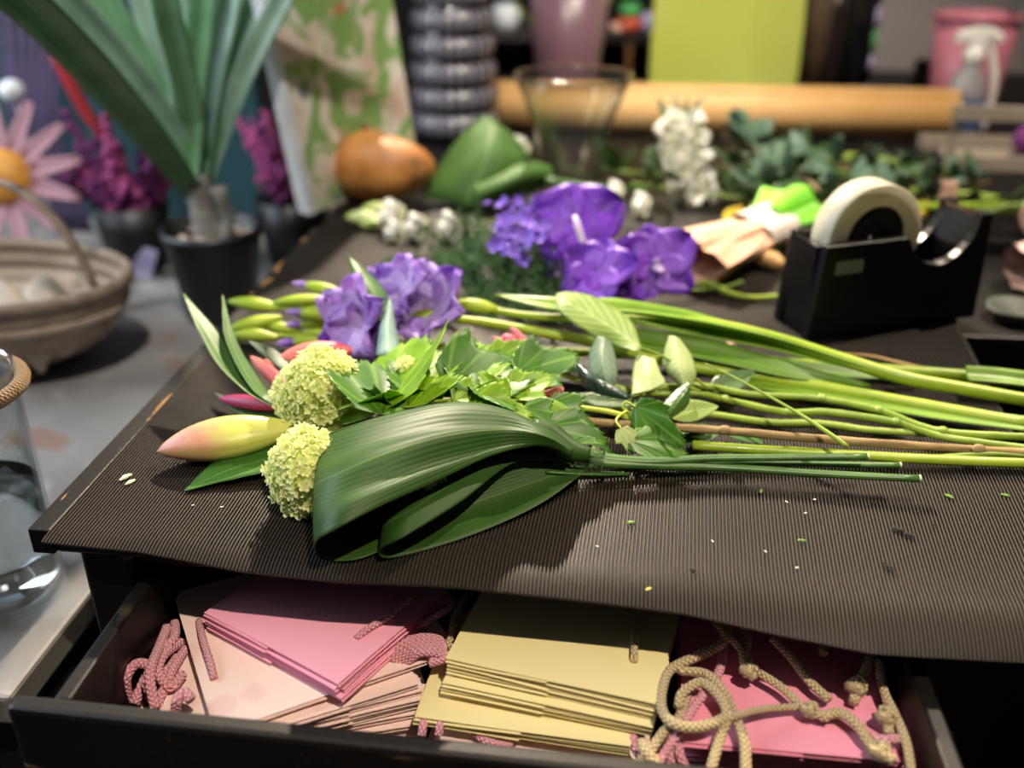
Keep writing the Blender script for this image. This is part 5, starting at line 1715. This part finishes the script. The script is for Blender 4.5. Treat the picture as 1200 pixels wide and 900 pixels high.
# ================================================================== LOOSE FLOWERS ON THE WORK TABLE
# rolled leaf bundle behind
lb2 = thing('leaf_bundle', 'broad dark leaves folded into a cone lying beside the glass vase', 'leaf bundle', V((-.14, 1.42, .7785)))
zb = .7785
rows = [[(566, 136, 1.52), (572, 138, 1.51), (578, 140, 1.51), (586, 146, 1.52)],
        [(540, 160, 1.49), (560, 158, 1.46), (590, 162, 1.46), (612, 170, 1.49)],
        [(518, 190, 1.46), (548, 186, 1.42), (590, 192, 1.42), (622, 198, 1.47)],
        [(500, 222, 1.43), (530, 222, 1.39), (570, 232, 1.39), (604, 236, 1.44)],
        [(498, 232, 1.42), (530, 238, 1.385), (566, 246, 1.385), (596, 246, 1.43)]]
mb = MB(); mb.patch([[atY(*q) for q in r] for r in rows], 30, 18, .003, 2); mb.build('leaf', M['aspm'], lb2, solid=.0008)
rows = [[(648, 196, 1.46), (648, 206, 1.45), (648, 214, 1.46)], [(624, 190, 1.44), (620, 206, 1.41), (622, 228, 1.44)], [(590, 200, 1.42), (586, 218, 1.378), (594, 242, 1.41)], [(556, 216, 1.39), (556, 230, 1.370), (566, 246, 1.385)]]
mb = MB(); mb.patch([[atY(*q) for q in r] for r in rows], 22, 14); mb.build('leaf', M['aspm'], lb2, solid=.0008)
mb = MB(); mb.tube([atY(640, 212, 1.43), atY(700, 220, 1.46), atY(760, 222, 1.50)], [.007, .004], 8, 12); mb.build('stalk', M['aspstalk'], lb2)


def lisianthus(pts, label):
    g = thing('lisianthus', label, 'flower', T(490, 270), 'white buds beside the gourd')
    for (x, y, h, r, kind) in pts:
        c = T(x, y, h)
        if kind == 'bud':
            bud(c + V((-r * 1.6, 0, 0)), c + V((r * 1.6, 0, 0)), r * .62, M['whitebud'], g, 'closed_bud', n=10, seg=10)
        else:
            for ring in range(2):
                for k in range(5):
                    a = 2 * PI * k / 5 + ring * .6
                    d = V((-.35 + .5 * math.cos(a), -.3 + .3 * math.sin(a), .75 + .5 * math.sin(a)))
                    mb = MB(); mb.petal(c - V((0, 0, r * .6)), d, V((-math.cos(a), -.2, .2)), r * (1.35 - .25 * ring), r * .62, .45, .15, .8, 7, 6); mb.build('petal', M['white'], g, solid=.0006)
    mb = MB(); mb.tube(TT([(430, 262, .012), (520, 262, .014), (600, 258, .012), (700, 250, .01)]), [.0025, .0025], 7, 16); mb.build('stem', M['stemg'], g)


lisianthus([(425, 255, .014, .016, 'bud'), (442, 245, .016, .015, 'bud'), (438, 263, .008, .013, 'bud'), (466, 248, .026, .026, 'open'), (468, 268, .014, .020, 'open'), (493, 262, .020, .023, 'open')], 'lisianthus spray with green-white buds and open white blooms beside the gourd')
lisianthus([(533, 261, .020, .025, 'open'), (614, 172, .050, .026, 'open')], 'lisianthus with single white blooms under the folded leaf cone')
lisianthus([(725, 222, .022, .021, 'open'), (756, 236, .018, .022, 'open'), (700, 232, .012, .012, 'bud')], 'lisianthus with cream blooms lying between the glass vase and the white stock')

# white stock spike
ss = thing('stock_flower', 'upright spike of clustered white stock blossoms before the kraft roll', 'flower', V((.105, 1.47, .7785)))
bs, tp = V((.115, 1.455, .780)), V((.083, 1.53, .895))
mb = MB(); mb.tube([bs, bs.lerp(tp, .5), tp], [.004, .003], 8, 10); mb.build('stem', M['stemg'], ss)
for k in range(30):
    t = .08 + .9 * k / 30
    c = bs.lerp(tp, t)
    a = k * 2.4
    out = V((math.cos(a), math.sin(a) * .8, .15))
    cc = c + out * .028
    mb = MB()
    for q in range(7):
        d = out + V((random.gauss(0, .7), random.gauss(0, .7), random.gauss(0, .7)))
        mb.petal(cc - out * .01, d, out, .023, .014, .3, -.1, .8, 5, 5, .25)
    mb.build('blossom', M['white'], ss)
for k in range(4):
    a = k * 1.7
    mb = MB(); mb.blade([tp - V((0, 0, .05)), tp + V((.02 * math.cos(a), 0, .0)), tp + V((.035 * math.cos(a), .01 * math.sin(a), .03))], [.002, .006, .0005], up=(0, -1, .2), n=8, m=5); mb.build('leaf', M['eucl'], ss, solid=.0006)


# greenery heap
def green_branch(pts, rad, leaves, lmat, smat, label, group, ll=.05, lw=.011):
    g = thing('foliage_branch', label, 'branch', T(pts[0][0], pts[0][1]), group)
    P_ = TT(pts)
    mb = MB(); mb.tube(P_, rad, 7, 24); mb.build('stem', M[smat], g)
    cs = [V(q) for q in spline(P_, 40)]
    for k in range(leaves):
        i = random.randint(2, 38)
        c = cs[i]
        t = (cs[i] - cs[i - 1]).normalized()
        sd = V((-t.y, t.x, 0)) * random.choice((-1, 1))
        d = (t * random.uniform(-.6, .4) + sd * random.uniform(.2, .9) + V((0, 0, random.uniform(.1, .8)))).normalized()
        L = ll * random.uniform(.7, 1.2)
        mb = MB(); mb.blade([c, c + d * L * .5 + V((0, 0, .003)), c + d * L], [.001, lw * .8, lw, lw * .7, .0005], n=8, m=5, fold=.2, roll=random.uniform(-.6, .6)); mb.build('leaf', M[lmat], g, solid=.0006)
    return g


GG = 'eucalyptus branches on the work table'
for pts in ([(850, 175, .05), (950, 190, .04), (1060, 205, .03), (1160, 215, .02)], [(845, 195, .05), (940, 215, .035), (1040, 228, .02), (1120, 235, .01)], [(848, 160, .06), (900, 180, .05), (980, 195, .03), (1080, 200, .02)], [(860, 215, .03), (960, 232, .02), (1050, 236, .015)], [(870, 150, .07), (890, 185, .05), (930, 225, .03)]):
    green_branch(pts, [.003, .0025], 18, 'eucl', 'stemw', 'grey-green eucalyptus branch lying before the kraft roll', GG, .055, .013)
GD = 'dark leafy branches on the work table'
for pts in ([(840, 180, .03), (930, 195, .02), (1040, 215, .015), (1150, 222, .01)], [(850, 205, .02), (950, 222, .015), (1080, 240, .012), (1180, 243, .012)], [(740, 215, .02), (850, 230, .015), (950, 240, .01)], [(700, 200, .02), (800, 205, .02), (900, 205, .015)], [(880, 240, .02), (980, 245, .02), (1100, 236, .015)]):
    green_branch(pts, [.003, .0025], 16, 'greend', 'stemg', 'dark green leafy branch lying before the kraft roll', GD, .06, .012)
GS = 'bare green stems on the work table'
for i, pts in enumerate(([(900, 175, .03), (1020, 185, .03), (1120, 200, .03)], [(930, 205, .035), (1030, 200, .035), (1110, 205, .03)], [(950, 240, .03), (1060, 242, .03), (1180, 240, .03)], [(860, 170, .045), (960, 185, .04), (1090, 192, .035)], [(1000, 222, .02), (1100, 225, .02), (1170, 232, .02)])):
    mb = MB(); mb.tube(TT(pts), [.0045, .0045], 8, 16); tag(mb.build('bare_stem', M['gladstem' if i % 2 == 0 else 'stemg']), 'bare yellow-green stem lying over the dark branches' if i % 2 == 0 else 'bare mossy stem lying over the dark branches', 'stem', GS)
mb = MB(); mb.tube(TT([(905, 172, .06), (930, 195, .05), (965, 232, .04)]), [.004, .005], 7, 12); tag(mb.build('woody_stem', M['twig']), 'grey woody stem slanting over the eucalyptus', 'stem')
mb = MB(); mb.box((-.012, -.004, 0), (.012, .004, .032), Matrix.Translation(T(1108, 238, .012))); tag(mb.build('wooden_tag', M['peach'], smooth=False, bevel=.001), 'small pale peach wooden tag standing among bare stems', 'tag')
for x, y in ((1068, 256), (850, 262), (985, 258), (925, 290)):
    c = T(x, y, .01)
    mb = MB(); mb.petal(c, (.5, .2, .4), (0, -.6, .8), .03, .012, .4, .2, .7, 7, 5); tag(mb.build('yellow_petal', M['yellow'], solid=.0006), 'loose yellow petal near the tape dispenser', 'petal', 'yellow petals')

# wrapped sleeve with green tissue
ks = thing('wrapped_sleeve', 'crumpled pinkish kraft sleeve with clear film around bright green tissue', 'wrapped bunch', T(860, 310))
a, b = T(802, 305, .028), T(905, 262, .034)
d = (b - a).normalized()
e = d.cross(V((0, 0, 1))).normalized()
g = e.cross(d)
G = []
for i in range(12):
    q = i / 11
    r0 = .044 * (1 - q) + .022 * q
    c = a.lerp(b, q)
    row = []
    for j in range(26):
        t = 2 * PI * j / 26
        r = r0 * (1 + .12 * math.sin(5 * t + 3 * q) + .06 * math.sin(11 * t - 5 * q))
        row.append(c + e * math.cos(t) * r * 1.25 + g * math.sin(t) * r * .62)
    G.append(row)
mb = MB(); mb.grid(G, closed=True); mb.build('sleeve', M['sleeve'], ks, smooth=False, solid=.0008)
G = []
for i in range(6):
    q = i / 5
    c = a.lerp(b, .68 + .35 * q)
    G.append([c + e * math.cos(t) * .040 + g * math.sin(t) * (.022 + .004 * math.sin(4 * t)) for t in [2 * PI * j / 22 for j in range(22)]])
mb = MB(); mb.grid(G, closed=True); mb.build('film_collar', M['celloph'], ks, smooth=False, solid=.0006)
G = []
for i in range(9):
    q = i / 8
    c = b + d * (.055 * q - .01) + V((0, 0, .004 * q))
    G.append([c + e * math.cos(t) * (.028 + .028 * q) * (1 + .18 * math.sin(6 * t)) + g * math.sin(t) * (.022 + .012 * q) * (1 + .2 * math.sin(5 * t + 1)) for t in [2 * PI * j / 30 for j in range(30)]])
mb = MB(); mb.grid(G, closed=True); mb.build('tissue', M['tissue'], ks, smooth=False, solid=.0006)
mb = MB(); mb.tube([T(888, 300, .016), T(905, 305, .012), T(915, 312, .008)], [.010, .012, .008], 8, 8, knob=.1); mb.build('paper_tail', M['kraft'], ks)

# things on the side table
mw = thing('wrapped_bundle', 'mottled pink and beige wrapped bundle on the side table', 'wrapped bunch', V((.62, 1.16, .764)))
mb = MB()
G = []
c0 = V((.505, 1.165, .798))
for i in range(14):
    q = i / 13
    c = c0 + V((.30 * q - .03, .06 * q, 0))
    r = .040 * (math.sin(PI * min(1, .15 + q * .7)) ** .5)
    G.append([c + V((0, math.cos(t) * r * 1.6, math.sin(t) * r * .85)) * (1 + .10 * math.sin(7 * t + 9 * q)) for t in [2 * PI * j / 26 for j in range(26)]])
mb.grid(G, closed=True); mb.build('wrap', M['mottle'], mw, smooth=False)
mb = MB(); mb.lathe([(.0001, 0), (.024, 0), (.030, .008), (.031, .016), (.028, .015), (.0001, .006)], V((.452, 1.085, .7645)), 30); tag(mb.build('sage_dish', M['sage']), 'small grey-green dish behind the end of the tape dispenser', 'dish')
rr = thing('kraft_ring', 'short kraft paper tube lying behind the wrapped bundle', 'paper tube', V((.66, 1.40, .778)))
mb = MB(); mb.lathe([(.030, -.02), (.036, -.02), (.036, .05), (.030, .05)], V((.575, 1.34, .815)), 30, axis=(.5, .85, 0), closed=True); mb.build('tube', M['sleeve'], rr)
for k in range(3):
    pts = [V((.44 + .02 * k, 1.36, .79)), V((.50 + .03 * k, 1.35, .812 + .01 * k)), V((.60, 1.36 + .03 * k, .80))]
    mb = MB(); mb.tube(pts, [.004, .004], 7, 14); tag(mb.build('bare_stem', M['stemg']), 'short mossy stem lying by the dispenser cutter end', 'stem', 'short stems by the cutter')
